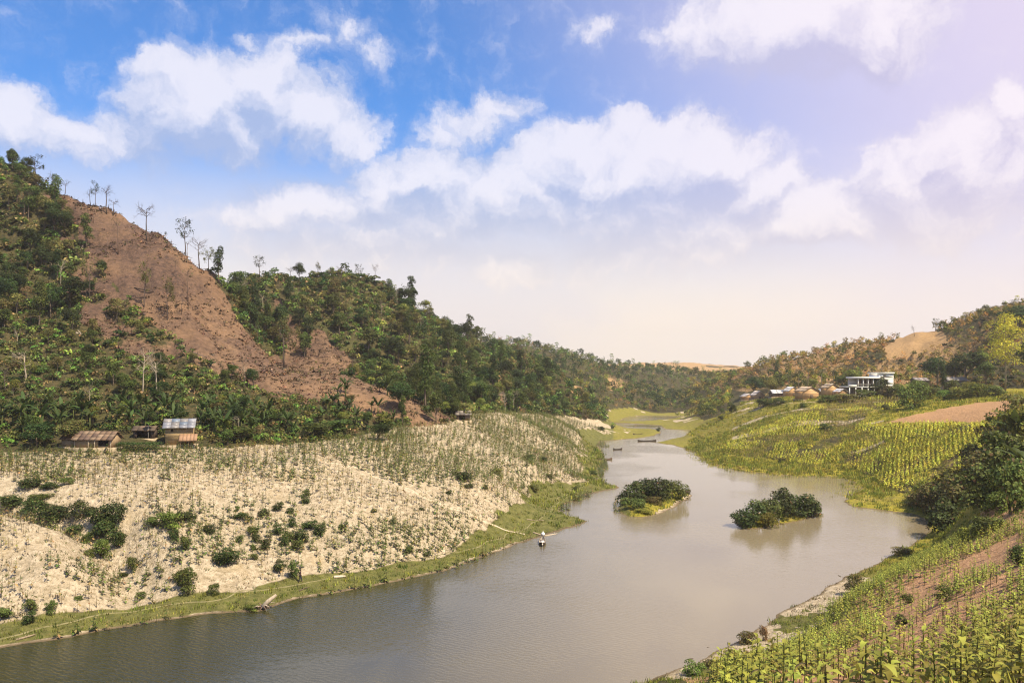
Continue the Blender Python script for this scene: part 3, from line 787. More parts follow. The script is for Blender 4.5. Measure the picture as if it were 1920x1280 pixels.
# ---- tree kinds (unit: metres at scale 1)
def tree_kind(seed, H, R_, trunk_h, base, n, size, flat=.85, nl=9, dry=0.0, tall=False, bcol=(.16, .12, .085)):
    r = np.random.default_rng(seed)
    if tall:
        L = [(r.normal(0, R_ * .18), r.normal(0, R_ * .18), z, R_ * r.uniform(.45, .8) * (1.15 - .55 * abs((z - trunk_h) / (H - trunk_h) - .4)), R_ * r.uniform(.45, .8), (H - trunk_h) * .17) for z in np.linspace(trunk_h, H * .95, nl)]
    else:
        L = lobes_round(r, R_, trunk_h, flat * (H - trunk_h) / R_ / 1.15, nl)
    cg = crown(L, n, size, base, r, dry)
    tg = G()
    bend = r.normal(0, .12, 2) * H * .3
    top = trunk_h + (H - trunk_h) * .55
    tp = [(0, 0, -.6), (bend[0] * .25, bend[1] * .25, trunk_h * .5), (bend[0] * .5, bend[1] * .5, trunk_h), (bend[0], bend[1], top)]
    rr = H * .018 + .03
    tg.tube(tp, [rr * 1.3, rr, rr * .8, rr * .35], bcol, 6)
    for i in range(5):
        l = L[r.integers(len(L))]
        tg.tube([(bend[0] * .5, bend[1] * .5, trunk_h * r.uniform(.75, 1.1)), (l[0] * .6, l[1] * .6, (l[2] + trunk_h) * .5), (l[0], l[1], l[2])], [rr * .5, rr * .35, rr * .15], bcol, 4)
    return tg.mesh('trunk', bark), cg.mesh('crown', fol), (tg.arr(), cg.arr())
KIND = {}
for nm, base, H, R_, th, n, sz, kw in [
    ('dark', DARK, 8.5, 3.4, 2.4, 2550, 0.35, {}), ('mid', MID, 8.0, 3.0, 2.4, 2210, 0.34, {}), ('olive', OLIVE, 7.0, 2.8, 2.2, 1615, 0.32, dict(dry=.08)),
    ('lime', LIME, 6.5, 2.5, 2.0, 1615, 0.30, {}), ('tall', MID, 11, 2.3, 3.5, 2040, 0.35, dict(tall=True, nl=9)), ('talldark', DARK, 11.5, 2.1, 4.0, 1870, 0.35, dict(tall=True, nl=8)), ('dry', DRY, 6.5, 2.6, 2.2, 420, .30, {})]:
    KIND[nm] = [tree_kind(hash(nm) % 997 * 0 + 100 + 7 * k + len(nm) * 31, H, R_, th, base, n, sz, **kw) for k in range(3)]

def bush_kind(seed, W_, H, base, n, size, nl=8, dry=0.0):
    r = np.random.default_rng(seed)
    L = [(0, 0, H * .42, W_ * .30, W_ * .30, H * .40)]
    for _ in range(nl - 1):
        a = r.uniform(0, 6.28); q = W_ * .5 * r.uniform(.2, .68)
        L.append((q * math.cos(a), q * math.sin(a), H * r.uniform(.05, .78) * (1 - .4 * q / W_), W_ * r.uniform(.12, .24), W_ * r.uniform(.12, .24), H * r.uniform(.14, .26)))
    cg = crown(L, n, size, base, r, dry)
    sg = G()
    for i in range(5):
        a = r.uniform(0, 2 * np.pi); l = L[r.integers(nl)]
        sg.tube([(.1 * math.cos(a), .1 * math.sin(a), -.3), (l[0] * .5, l[1] * .5, l[2] * .55), (l[0], l[1], l[2])], [.026, .018, .008], (.14, .10, .06), 3)
    return sg.mesh('stem', bark), cg.mesh('foliage', fol), (sg.arr(), cg.arr())
BUSH = {nm: [bush_kind(300 + 11 * k + i * 53, 2.0, 1.6, base, 1700, .11, nl=13, dry=dr) for k in range(3)] for i, (nm, base, dr) in enumerate(
    [('dark', (.050, .066, .016), .02), ('mid', (.095, .115, .025), .03), ('olive', OLIVE, .1), ('lime', (.19, .19, .03), .03), ('fresh', (.12, .165, .03), 0), ('dry', DRY, 0)])}

def put_tree(kind, loc, s, label, group=None, name='tree', cat='tree', var=None, rz=None, stretch=1.0):
    k = KIND[kind][rv.integers(3) if var is None else var]
    o = thing(name, label, cat, loc, rv.uniform(0, 6.28) if rz is None else rz, group, (s, s, s * stretch))
    part('trunk', k[0], o); part('crown', k[1], o)
    return o
def put_bush(kind, loc, w, h, label, group=None, name='bush', cat='bush'):
    k = BUSH[kind][rv.integers(3)]
    o = thing(name, label, cat, loc, rv.uniform(0, 6.28), group, (w / 2.0, w / 2.0, h / 1.6))
    part('stem', k[0], o); part('foliage', k[1], o)
    return o

# ---- bare and half-bare trees
def bare_kind(seed, col, depth=3, first=.45, spread=.55, lift=.2, leaf=None, nleaf=0, umb=False):
    """height 10; trunk, branches and, where the tree keeps some, tufts of leaves"""
    r = np.random.default_rng(seed); tg, bg_ = G(), G()
    lean = r.normal(0, .06, 2); zt = 10 * first
    tp = [np.array((lean[0] * z, lean[1] * z, z)) + np.r_[r.normal(0, .08, 2), 0] for z in (-.6, zt * .5, zt, 7.2)]
    tg.tube(tp, [.22, .17, .13, .06], col, 6)
    tips = []
    for i in range(9 if not umb else 10):
        t = r.uniform(first, .78) if not umb else r.uniform(.55, .8)
        a = r.uniform(0, 2 * np.pi); p = np.array((lean[0] * t * 10, lean[1] * t * 10, t * 10 * .95))
        d = np.array((math.cos(a), math.sin(a), r.uniform(.25, .9))); d /= np.linalg.norm(d)
        branches(bg_, r, p, d, r.uniform(1.5, 2.5), .065, depth - 1, col, spread, lift, tips)
    lg = None
    if leaf is not None:
        lg = G(); k = r.choice(len(tips), nleaf)
        P = np.array([tips[i][0] for i in k]) + r.normal(0, .30, (nleaf, 3))
        cards(lg, P, r.normal(size=(nleaf, 3)) + (0, 0, .6), .34, tinted(leaf, nleaf, r), r)
    return tg.mesh('trunk', bark), bg_.mesh('branches', bark), (lg.mesh('leaves', fol) if lg else None)
GREY = (.10, .075, .06); PALE = (.34, .28, .20)
BARE = {'bare': [bare_kind(400 + k, GREY) for k in range(3)], 'spread': [bare_kind(420 + k, GREY, first=.4, spread=.7, lift=.05, umb=True) for k in range(2)],
        'pale': [bare_kind(440 + k, PALE, spread=.5) for k in range(3)], 'sparse': [bare_kind(460 + k, GREY, leaf=DARK, nleaf=420) for k in range(3)], 'wispy': [bare_kind(480 + k, GREY, leaf=OLIVE, nleaf=700) for k in range(3)],
        'pole': [bare_kind(495 + k, (.15, .10, .07), depth=1, first=.7, spread=.4, leaf=MID, nleaf=30) for k in range(2)]}
def put_bare(kind, px, py, top, label, group=None, wide=1.0, var=None):
    p = ground(px, py); s = (py - top) / F * p.y / 10.0
    k = BARE[kind][rv.integers(len(BARE[kind])) if var is None else var % len(BARE[kind])]
    o = thing('bare_tree' if kind not in ('sparse', 'wispy') else 'sparse_tree', label, 'tree', p, rv.uniform(0, 6.28), group, (s * wide, s * wide, s))
    part('trunk', k[0], o); part('branches', k[1], o)
    if k[2]: part('leaves', k[2], o)
    return o
SK = 'trees standing along the crest of the bare brown hill'
for a in [
    ('sparse', 66, 322, 271, 'tallest dark sparse tree on the hilltop at the far left of the crest', 1.1),
    ('bare', 100, 346, 302, 'thin leafless tree on the crest just below the dark hilltop tree', .8),
    ('bare', 122, 356, 326, 'small leaning leafless tree beside a thin one on the upper crest', 1.1),
    ('bare', 170, 384, 346, 'faint leafless tree left of the dark twin-tufted tree on the crest', .8),
    ('sparse', 179, 386, 335, 'narrow dark tufted tree standing above the top of the brown slope', .55),
    ('bare', 200, 400, 344, 'tall leafless tree in the middle of the crest beside a shorter forked one', 1.0),
    ('spread', 213, 404, 368, 'short forked leafless tree leaning right on the brown crest', 1.1),
    ('spread', 274, 452, 374, 'wide umbrella shaped leafless tree alone on the brown crest', .9),
    ('sparse', 310, 436, 421, 'tiny leafy sapling on the crest right of the umbrella tree', .8),
    ('sparse', 348, 470, 397, 'sparse dark leafed tree with layered boughs on the lower crest', .75),
    ('bare', 373, 482, 419, 'leafless fan shaped tree on the lower crest above the forest edge', .95),
    ('wispy', 391, 488, 444, 'small half bare tree where the brown crest meets the green forest', .9)]:
    put_bare(a[0], a[1], a[2], a[3], a[4], SK, a[5])
SL = 'lone trees left standing on the bare brown slope'
for a in [
    ('pole', 222, 478, 402, 'straight bare pole tree with a small tuft high on the brown slope', .6),
    ('pole', 200, 480, 428, 'dark bare pole tree left of a taller tufted one on the brown slope', .5),
    ('wispy', 270, 576, 496, 'thin wispy tree with olive leaves in the middle of the brown slope', .55),
    ('pole', 353, 574, 488, 'slim leafless pole tree right of the wispy tree on the brown slope', .5),
    ('wispy', 314, 600, 520, 'yellowish wispy tree low on the brown slope beside a slim pole', .6),
    ('pole', 350, 474, 440, 'stub of a tree just under the crest of the brown slope', .7),
    ('pole', 175, 418, 384, 'short bare stub near the top of the brown slope', .7),
    ('bare', 330, 520, 478, 'small grey leafless tree high in the middle of the brown slope', .6),
    ('bare', 340, 590, 548, 'small leafless tree low on the brown slope above the scrub', .6),
    ('wispy', 168, 566, 480, 'thin half dead tree at the left edge of the brown slope', .6),
    ('pole', 458, 735, 690, 'slim bare stem in the pale lower part of the brown slope', .6),
    ('pole', 562, 738, 706, 'short bare stem near the foot of the brown slope above banana plants', .6)]:
    put_bare(a[0], a[1], a[2], a[3], a[4], SL, a[5])
for a in [
    ('pale', 50, 718, 648, 'pale leafless tree in the scrub above the thatched hut', 1.2),
    ('pale', 268, 742, 652, 'tall pale leafless tree in the scrub above the tin roofed hut', .9),
    ('pale', 295, 744, 655, 'pale forked leafless tree just right of a taller pale one in the scrub', 1.0),
    ('pale', 458, 720, 672, 'pale wispy leafless tree beside the foot of the brown slope', .8),
    ('bare', 45, 410, 352, 'dead grey tree in the green forest on the upper left hill', .8),
    ('wispy', 532, 690, 600, 'small leafy tree in front of the orange landslide scar', .9),
    ('sparse', 487, 520, 478, 'dark tree rising above the forest right of the bare crest', .9),
    ('wispy', 596, 524, 489, 'pointed wispy tree on the forest skyline', .5),
    ('bare', 545, 526, 496, 'faint leafless tree on the skyline of the forested hill', 1.2),
    ('bare', 640, 524, 497, 'spreading pale leafless tree on the forest skyline', 1.3),
    ('bare', 703, 530, 492, 'tall leafless tree at the top right corner of the forested hill', .7),
    ('sparse', 672, 528, 494, 'dark tufted tree on the skyline left of a tall leafless one', .7),
    ('sparse', 757, 574, 532, 'leaning tree with a single dark tuft on the descending skyline', .7),
    ('bare', 770, 584, 544, 'leafless pole tree right of the leaning tufted tree', .6),
    ('wispy', 806, 604, 574, 'round topped tree on the descending forest skyline', .9),
    ('bare', 850, 640, 602, 'pale leafless tree on the lower forest skyline', 1.2), ('bare', 880, 650, 610, 'wide faint leafless tree at the low end of the forest skyline', 1.2),
    ('sparse', 976, 662, 646, 'small dark tree on the dip of the second ridge', 1.0), ('sparse', 1022, 660, 642, 'dark tree on the knob of the second ridge', 1.1), ('sparse', 1048, 662, 652, 'slim tree just right of the ridge knob', .7), ('sparse', 1058, 664, 653, 'tiny slim tree on the second ridge', .7),
    ('wispy', 1098, 674, 661, 'pair of feathery trees midway down the second ridge', 1.1), ('sparse', 1110, 675, 659, 'narrow tree midway down the second ridge', .6), ('wispy', 1125, 678, 666, 'round tree further down the second ridge', 1.2), ('sparse', 1132, 680, 665, 'dark narrow tree close to a round one on the second ridge', .5),
    ('wispy', 1194, 692, 682, 'flat topped tree at the low end of the second ridge', 1.6), ('sparse', 1247, 688, 677, 'lone dark trunk on the far pink hill', .6), ('bare', 1258, 688, 677, 'leafless tree on the far pink hill', 1.4),
    ('sparse', 1755, 618, 594, 'umbrella shaped tree on the skyline beside the bare orange patch', .9), ('sparse', 1848, 592, 572, 'broad dark tree on the right hand skyline', 1.3), ('sparse', 1900, 582, 561, 'spreading dark tree at the right end of the skyline', 1.5), ('wispy', 1585, 662, 645, 'feathery tree on the skyline above the white building', .9),
    ('wispy', 1652, 645, 624, 'feathery tree on the skyline left of the bare orange patch', .9), ('bare', 1714, 630, 608, 'leafless tree on the skyline above the bare orange patch', 1.0), ('sparse', 1434, 685, 664, 'slim tree with a tuft at the low end of the right hand hill', .6), ('wispy', 1400, 700, 676, 'faint tall tree at the left tip of the right hand hill', .5)]:
    put_bare(a[0], a[1], a[2], a[3], a[4], None, a[5])

# ---- forest, scrub
def visible(P, z, lift):
    n = len(P); ok = np.ones(n, bool)
    for t in np.linspace(.25, .97, 42):
        q = P * t; zz = CAMZ + (z + lift - CAMZ) * t
        ok &= height(q, _SDC(q)) < zz + 1.0
    return ok
def zone_pts(n, x0, x1, y0, y1, r):
    P, sd, z = sample(n, x0, x1, y0, y1, r)
    px, py = project(P[:, 0], P[:, 1], z)
    m = (px > -120) & (px < 2060) & (sd > 2.5)
    P, sd, z = P[m], sd[m], z[m]
    return P, sd, z
# left slopes
P, sd, z = zone_pts(22000, -320, 130, 142, 480, rv)
s_, g_, b_, t_ = zones(P[:, 0], P[:, 1], z, sd)
px, py = project(P[:, 0], P[:, 1], z)
huts_px = [(100, 775, 240, 862), (240, 770, 400, 860)]
clear = np.zeros(len(P), bool)
for x0, y0, x1, y1 in huts_px: clear |= (px > x0) & (px < x1) & (py > y0) & (py < y1) & (P[:, 1] < 152)
okz = (s_ < .3) & (g_ < .5) & (b_ < .5) & ~clear & (P[:, 0] < P[:, 1] * .13)
P, z, px, py, sd = P[okz], z[okz], px[okz], py[okz], sd[okz]
scrub = (py > 625) & (px < 720) & (P[:, 1] < 205)
mix_n = fbm(P[:, 0] / 22, P[:, 1] / 22, 3, 60)
dm = np.where(scrub, 4.6, 2.7)
kp = thin(np.c_[P, z], dm)
TP, Tz, Tpx, Tpy, Tscrub, Tn = P[kp], z[kp], px[kp], py[kp], scrub[kp], mix_n[kp]
vis = visible(TP, Tz, 6.0)
TP, Tz, Tpx, Tpy, Tscrub, Tn = (a[vis] for a in (TP, Tz, Tpx, Tpy, Tscrub, Tn))
Ts = np.where(Tscrub, rv.uniform(.34, .62, len(TP)), .40 + .85 * rv.random(len(TP)) ** 2.4)
crest = ((Tpx < 420) & (Tpy < 345 + Tpx * .42)) | ((Tpx >= 420) & (Tpx < 760) & (Tpy < 560)) | ((Tpx >= 760) & (Tpx < 1000) & (Tpy < 575 + (Tpx - 760) * .42))
Ts = np.where(crest, Ts * .68, Ts)
def pick(n, scrub, u, D):
    if scrub: return ('mid', 'olive', 'lime', 'dark', 'dry')[int(np.searchsorted([.34, .58, .78, .92], u))]
    if n > .05: return ('dark', 'talldark', 'mid', 'olive', 'tall')[int(np.searchsorted([.40, .55, .78, .88], u))]
    return ('mid', 'olive', 'lime', 'dark', 'tall', 'dry')[int(np.searchsorted([.28, .56, .72, .86, .95], u))]
Tk = [pick(n, s, u, d) for n, s, u, d in zip(Tn, Tscrub, rv.random(len(TP)), TP[:, 1])]
Tk = ['mid' if c and k in ('tall', 'talldark') else k for k, c in zip(Tk, crest)]
order = np.argsort(-(Ts / TP[:, 1]))
TREE_WORDS = {'dark': 'dark green', 'mid': 'mid green', 'olive': 'olive green', 'lime': 'light green', 'tall': 'tall narrow green', 'talldark': 'tall narrow dark green', 'dry': 'thin brown leafed'}
def region(px, py, D, sc):
    return where(px, py, D, sc)
def where(px, py, D, sc):
    if sc: return 'in the scrub between the bananas and the brown slope' if px > 250 else 'in the scrub above the thatched hut'
    if px < 420 and D < 285: return ('near the top of the upper left hill forest' if py < 420 else 'halfway up the upper left hill forest' if py < 530 else 'low in the upper left hill forest')
    if px < 800: return ('on top of the forested hill behind the landslide scars' if py < 570 else 'halfway up the forested hill behind the landslide scars' if py < 650 else 'at the foot of the forested hill behind the landslide scars')
    return 'high on the wooded slope above the far river bend' if py < 690 else 'low on the wooded slope above the far river bend'
NIND = 300
for i in order[:NIND]:
    w = region(Tpx[i], Tpy[i], TP[i, 1], Tscrub[i])
    put_tree(Tk[i], (TP[i, 0], TP[i, 1], Tz[i] - .15), float(Ts[i]), f'{TREE_WORDS[Tk[i]]} tree {w}', f'{TREE_WORDS[Tk[i]]} trees {w}', stretch=float(rv.uniform(.85, 1.2)))
# leafless grey trees showing among the green crowns
for q, i in enumerate(rv.choice(order[:700], 46, replace=False)):
    kb = ('bare', 'pale', 'wispy', 'pale')[q % 4]; k = BARE[kb][q % len(BARE[kb])]; sc_ = float(rv.uniform(.55, .95)) * (.7 if Tscrub[i] or crest[i] else 1)
    w = region(Tpx[i], Tpy[i], TP[i, 1], Tscrub[i]); ad_ = {'bare': 'grey leafless', 'pale': 'slender pale leafless', 'wispy': 'half bare'}[kb]
    o = thing('bare_tree' if kb != 'wispy' else 'sparse_tree', f'{ad_} tree {w}', 'tree', (TP[i, 0] + 1.6, TP[i, 1] - 1.2, h1(TP[i, 0] + 1.6, TP[i, 1] - 1.2) - .1), rv.uniform(0, 6.28), f'{ad_} trees {w}', (sc_ * .8, sc_ * .8, sc_))
    part('trunk', k[0], o); part('branches', k[1], o)
    if k[2]: part('leaves', k[2], o)
# light versions of the kinds for the mass of far trees
def far_kind(seed, H, R_, th, base, n, size, tall=False, dry=0):
    r = np.random.default_rng(seed)
    L = lobes_round(r, R_, th, .85 * (H - th) / R_ / 1.15, 6) if not tall else [(0, 0, z, R_, R_, (H - th) * .22) for z in np.linspace(th, H * .9, 5)]
    g = crown(L, n, size, base, r, dry)
    g.tube([(0, 0, -.5), (0, 0, H * .6)], [.16, .06], (.15, .115, .08), 3, cap=False)
    return g.arr()
FAR = [far_kind(501, 8, 3.3, 1.6, DARK, 120, .95), far_kind(502, 7.5, 3.0, 1.6, MID, 110, .9), far_kind(503, 6.5, 2.7, 1.4, OLIVE, 100, .8, dry=.1), far_kind(504, 6, 2.5, 1.4, LIME, 90, .75), far_kind(505, 10, 2.0, 2.0, MID, 110, .85, True), far_kind(506, 6, 2.5, 1.6, DRY, 60, .6)]
FI = {'dark': 0, 'mid': 1, 'olive': 2, 'lime': 3, 'tall': 4, 'talldark': 4, 'dry': 5}
rest = order[NIND:]
near_rest = scatter(FAR, np.array([FI[Tk[i]] for i in rest]), np.c_[TP[rest], Tz[rest] - .2], rv.uniform(0, 6.28, len(rest)), Ts[rest], rv)
stuff('forest', near_rest, fol, 'mass of smaller green trees filling the left hillside forest')
# undergrowth on the left slopes
UG = []
for k, (b, n, sz, dr) in enumerate([(DARK, 38, .58, 0), (MID, 40, .55, 0), (OLIVE, 36, .5, .15), ((.125, .14, .03), 38, .48, .05), (DRY, 24, .40, 0), (FRESH, 36, .5, 0)]):
    r = np.random.default_rng(520 + k)
    L = [(r.uniform(-.6, .6), r.uniform(-.6, .6), r.uniform(.3, 1.0), .6, .6, .5) for _ in range(5)]
    UG.append(crown(L, n, sz, b, r, dr).arr())
P, sd, z = zone_pts(70000, -300, 110, 143, 430, rv)
s_, g_, b_, t_ = zones(P[:, 0], P[:, 1], z, sd)
px, py = project(P[:, 0], P[:, 1], z)
clear = np.zeros(len(P), bool)
for x0, y0, x1, y1 in huts_px: clear |= (px > x0) & (px < x1) & (py > y0 + 20) & (py < y1) & (P[:, 1] < 150)
brn = b_ > .5
keep = (s_ < .3) & (g_ < .5) & ~clear & (P[:, 0] < P[:, 1] * .13) & (~brn | (rv.random(len(P)) < .07 + .5 * (fbm(P[:, 0] / 12, P[:, 1] / 12, 3, 190) > .07) + .25 * ((py > 640) & (px > 420)) ))
P, z, px, py, brn = P[keep], z[keep], px[keep], py[keep], brn[keep]
print('ug0', len(P)); kp = thin(np.c_[P, z], 1.15 * np.clip(P[:, 1] / 190, .85, 1.5)); P, z, px, py, brn = P[kp], z[kp], px[kp], py[kp], brn[kp]
print('ug1', len(P)); v = visible(P, z, 2.5); print('ug2', v.sum()); P, z, px, py, brn = P[v], z[v], px[v], py[v], brn[v]
nn = fbm(P[:, 0] / 14, P[:, 1] / 14, 3, 65); u = rv.random(len(P)) + nn * .9
idx = np.clip(np.searchsorted([.10, .36, .60, .80, .88], u), 0, 5)
idx = np.where(brn, np.where(rv.random(len(P)) < .6, 4, 2), idx)
sc = np.where(brn, rv.uniform(.15, .42, len(P)), rv.uniform(.6, 1.45, len(P))) * np.clip(P[:, 1] / 190, .85, 1.4)
stuff('undergrowth', scatter(UG, idx, np.c_[P, z - .12], rv.uniform(0, 6.28, len(P)), sc, rv, .2), fol, 'tangled shrubs and weeds covering the left hillside')
# far slopes: second and third ridge, right hill
P, sd, z = zone_pts(75000, -60, 420, 300, 1000, rv)
s_, g_, b_, t_ = zones(P[:, 0], P[:, 1], z, sd)
px, py = project(P[:, 0], P[:, 1], z)
rt = px > 1290
m = (s_ < .3) & (g_ < .5) & ((b_ < .5) | rt & (rv.random(len(P)) < .42) & ~zone(P_RHILL_BARE, P[:, 0], P[:, 1], z, 380, 520, 4)) & (~rt | (P[:, 1] > 352)) & (rt | (P[:, 1] > 400)) & ~((px > 1370) & (py > 735))
P, z, px, py, rt = P[m], z[m], px[m], py[m], rt[m]
kp = thin(np.c_[P, z], np.clip(P[:, 1] / 125, 3.2, 7.5)); P, z, px, py, rt = P[kp], z[kp], px[kp], py[kp], rt[kp]
v = visible(P, z, 5.0); P, z, px, py, rt = P[v], z[v], px[v], py[v], rt[v]
nn = fbm(P[:, 0] / 45, P[:, 1] / 45, 3, 66); u = rv.random(len(P)) + nn * .8
warm = rt & (px > 1380) & ((px < 1780) | (rv.random(len(P)) < .5)) & (py < 712)
idx = np.clip(np.searchsorted([.24, .50, .78, .88, .95], u), 0, 5)
idx = np.where(warm & (rv.random(len(P)) < .75), np.where(rv.random(len(P)) < .55, 5, 2), idx)
sc = rv.uniform(.45, 1.0, len(P)) * np.clip(P[:, 1] / 480, .8, 1.25)
tint = np.where(rt[:, None], np.array([[1.55, 1.22, .85]]), np.array([[1.12, 1.05, .95]]))  # right hill leaves tinted to carry the warm light of that side
print('far trees', len(P), 'near rest', len(rest), 'left trees', len(TP))
stuff('far_forest', scatter(FAR, idx, np.c_[P, z - .2], rv.uniform(0, 6.28, len(P)), sc, rv, .18, tint), fol, 'woodland covering the far ridges and the hill behind the village')

# dry scrub between the trees of the right hill
P, sd, z = zone_pts(26000, 60, 420, 262, 620, rv)
s_, g_, b_, t_ = zones(P[:, 0], P[:, 1], z, sd); px, py = project(P[:, 0], P[:, 1], z)
m = (px > 1295) & (py < 728) & (s_ < .3) & (t_ < .3) & ((P[:, 1] > 335) | (px > 1690)) & ~zone(P_RHILL_BARE, P[:, 0], P[:, 1], z, 380, 520, 4)
P, z, px, py = P[m], z[m], px[m], py[m]
kp = thin(np.c_[P, z], 3.1); P, z, px, py = P[kp], z[kp], px[kp], py[kp]
v = visible(P, z, 2.5); P, z, px, py = P[v], z[v], px[v], py[v]
u = rv.random(len(P)) + fbm(P[:, 0] / 25, P[:, 1] / 25, 3, 200) * 1.1
idx = np.array([4, 2, 2, 3, 1, 0])[np.clip((u * 6).astype(int), 0, 5)]
stuff('dry_scrub', scatter(UG, idx, np.c_[P, z - .15], rv.uniform(0, 6.28, len(P)), rv.uniform(.8, 1.8, len(P)), rv, .2, np.tile(np.array([[1.35, 1.15, .85]]), (len(P), 1))), fol, 'dry brown and olive scrub covering the hill behind the village')

# ---- banana groves
def banana_leaf(seed):
    r = np.random.default_rng(seed); g = G()
    L = 2.5; n = 7; col = np.array((.058, .084, .02)) * math.exp(r.normal(0, .2)); dr = r.uniform(.35, .95)
    V = []; T = []
    for i in range(n + 1):
        t = i / n; x = L * t * (1 - .22 * dr * t); zz = L * (.85 * t - dr * t * t * 1.05)
        w = .30 * math.sin(math.pi * min(.05 + .95 * t, .98)) ** .6
        V += [(x, -w, zz - w * .45), (x, 0, zz), (x, w, zz - w * .45)]
    for i in range(n):
        a = 3 * i
        T += [(a, a + 3, a + 4), (a, a + 4, a + 1), (a + 1, a + 4, a + 5), (a + 1, a + 5, a + 2)]
    g.add(V, T, col); return g.mesh('leaf', fol)
BLEAF = [banana_leaf(600 + k) for k in range(5)]
sg = G(); sg.tube([(0, 0, -.3), (.05, 0, 1.2), (.08, .03, 2.5)], [.17, .14, .08], (.10, .11, .035), 6); BSTEM = sg.mesh('stem', bark)
def put_banana(loc, s, label, group=None):
    o = thing('banana_plant', label, 'banana plant', loc, rv.uniform(0, 6.28), group, s)
    part('stem', BSTEM, o)
    n = rv.integers(7, 10)
    for i in range(n):
        part('leaf', BLEAF[rv.integers(5)], o, (.08, .03, 2.2 + .04 * i), (0, rv.uniform(-.65, .15), i * 2.4 + rv.uniform(-.3, .3)), float(rv.uniform(.75, 1.1)))
    return o
spots = []
for (x0, x1, y0, y1, n, w) in [(0, 120, 780, 838, 18, 'left of the thatched hut'), (120, 330, 768, 812, 20, 'behind the two huts'), (365, 580, 780, 828, 26, 'right of the tin roofed hut'), (590, 740, 730, 800, 18, 'in the clump at the foot of the brown slope')]:
    k = 0
    for t in range(n * 6):
        if k >= n: break
        a, b = rv.uniform(x0, x1), rv.uniform(y0, y1)
        p = ground(a, b)
        if p.y > 215 or any((p - q).length < 1.5 for q in spots): continue
        if 140 < a < 235 and p.y < 148 or 240 < a < 375 and p.y < 152: continue
        spots.append(p); k += 1
        put_banana(p, float(rv.uniform(.75, 1.25)), f'banana plant with arching leaves {w}', f'banana plants {w}')

# ---- coconut palms behind the village
def frond(seed):
    r = np.random.default_rng(seed); g = G(); col = np.array((.085, .085, .025)); L = 3.6; n = 9; dr = r.uniform(.5, 1.0)
    pts = [(L * t * (1 - .2 * dr * t), 0, L * (.75 * t - dr * t * t)) for t in np.linspace(0, 1, n)]
    g.tube(pts, np.linspace(.05, .015, n), (.14, .12, .05), 3, cap=False)
    for i in range(1, n):
        p = np.array(pts[i]); d = p - np.array(pts[i - 1]); d /= np.linalg.norm(d)
        for s in (-1, 1):
            for q in (0, .5):
                b0 = p - d * q * L / n
                ll = .75 * math.sin(math.pi * (.15 + .8 * i / n))
                g.leaf(b0, np.array((d[0] * .6, s * .9, d[2] * .6 - .35)), (0, 0, 1), ll, .13, .4, col * math.exp(r.normal(0, .25)), seg=1)
    return g.mesh('frond', fol)
FROND = [frond(620 + k) for k in range(4)]
def put_palm(px, py, top, label, lean=0.0):
    p = ground(px, py); H = (py - top) / F * p.y; H = max(H - 1.0, 3)
    o = thing('coconut_palm', label, 'palm tree', p, 0, 'coconut palms behind the village houses')
    g = G(); g.tube([(0, 0, -.4), (lean * .2, 0, H * .4), (lean, 0, H)], [.22, .16, .12], (.19, .15, .10), 6); part('trunk', g.mesh('trunk', bark), o)
    for i in range(15):
        part('frond', FROND[rv.integers(4)], o, (lean, 0, H), (0, rv.uniform(-.75, .45), i * 2.4), float(rv.uniform(.8, 1.1)))
put_palm(1497, 737, 692, 'tallest coconut palm of the row behind the village houses', .4)
put_palm(1514, 738, 690, 'coconut palm directly behind the largest bamboo house', .6)
put_palm(1541, 738, 696, 'coconut palm between the two tallest bamboo houses', -.3)
put_palm(1562, 738, 693, 'coconut palm standing close to the white building', .2)
put_palm(1480, 738, 706, 'shorter coconut palm at the left end of the palm row', -.4)

# ---- named trees and bushes on the right bank
def put_px(kind, px, py, wpx, hpx, label, group=None, tree=False, name=None):
    p = ground(px, py); w = wpx / F * p.y; h = hpx / F * p.y
    if tree:
        H0 = {'dark': 8.5, 'mid': 8, 'olive': 7, 'lime': 6.5, 'tall': 11, 'talldark': 11.5, 'dry': 6.5}[kind]; W0 = {'tall': 4.2, 'talldark': 4.0}.get(kind, 5.6)
        k = KIND[kind][rv.integers(3)]
        o = thing(name or 'tree', label, 'tree', p - Vector((0, 0, .2)), rv.uniform(0, 6.28), group, (w / W0, w / W0, h / H0)); part('trunk', k[0], o); part('crown', k[1], o); return o
    return put_bush(kind, p - Vector((0, 0, .1)), w * 1.25, h * 1.12, label, group, name or 'bush')
# the tall yellow-green tree has its own open crown
def big_yellow():
    r = np.random.default_rng(77)
    p = ground(1885, 735); H = 140 / F * p.y; w = 78 / F * p.y
    L = [(r.normal(0, w * .16), r.normal(0, w * .16), H * (.38 + .6 * t), w * .24 * (1.15 - .7 * abs(t - .45)), w * .24, H * .085) for t in np.linspace(0, 1, 15) for _ in range(2)]
    cg = crown(L, 4200, .42, YELLOW, r)
    tg = G(); tips = []
    tg.tube([(0, 0, -.4), (.1, 0, H * .3), (.2, .1, H * .6), (.1, 0, H * .9)], [.3, .22, .14, .05], (.30, .24, .15), 6)
    for i in range(12):
        a = r.uniform(0, 6.28); z0 = H * r.uniform(.25, .75); tg.tube([(.1, 0, z0), (w * .2 * math.cos(a), w * .2 * math.sin(a), z0 + H * .1), (w * .36 * math.cos(a), w * .36 * math.sin(a), z0 + H * .2)], [.09, .06, .02], (.30, .24, .15), 4)
    o = thing('tree', 'tall yellow green tree with open crown at the right edge above the tilled field', 'tree', p)
    part('trunk', tg.mesh('trunk', bark), o); part('crown', cg.mesh('crown', fol), o)
big_yellow()
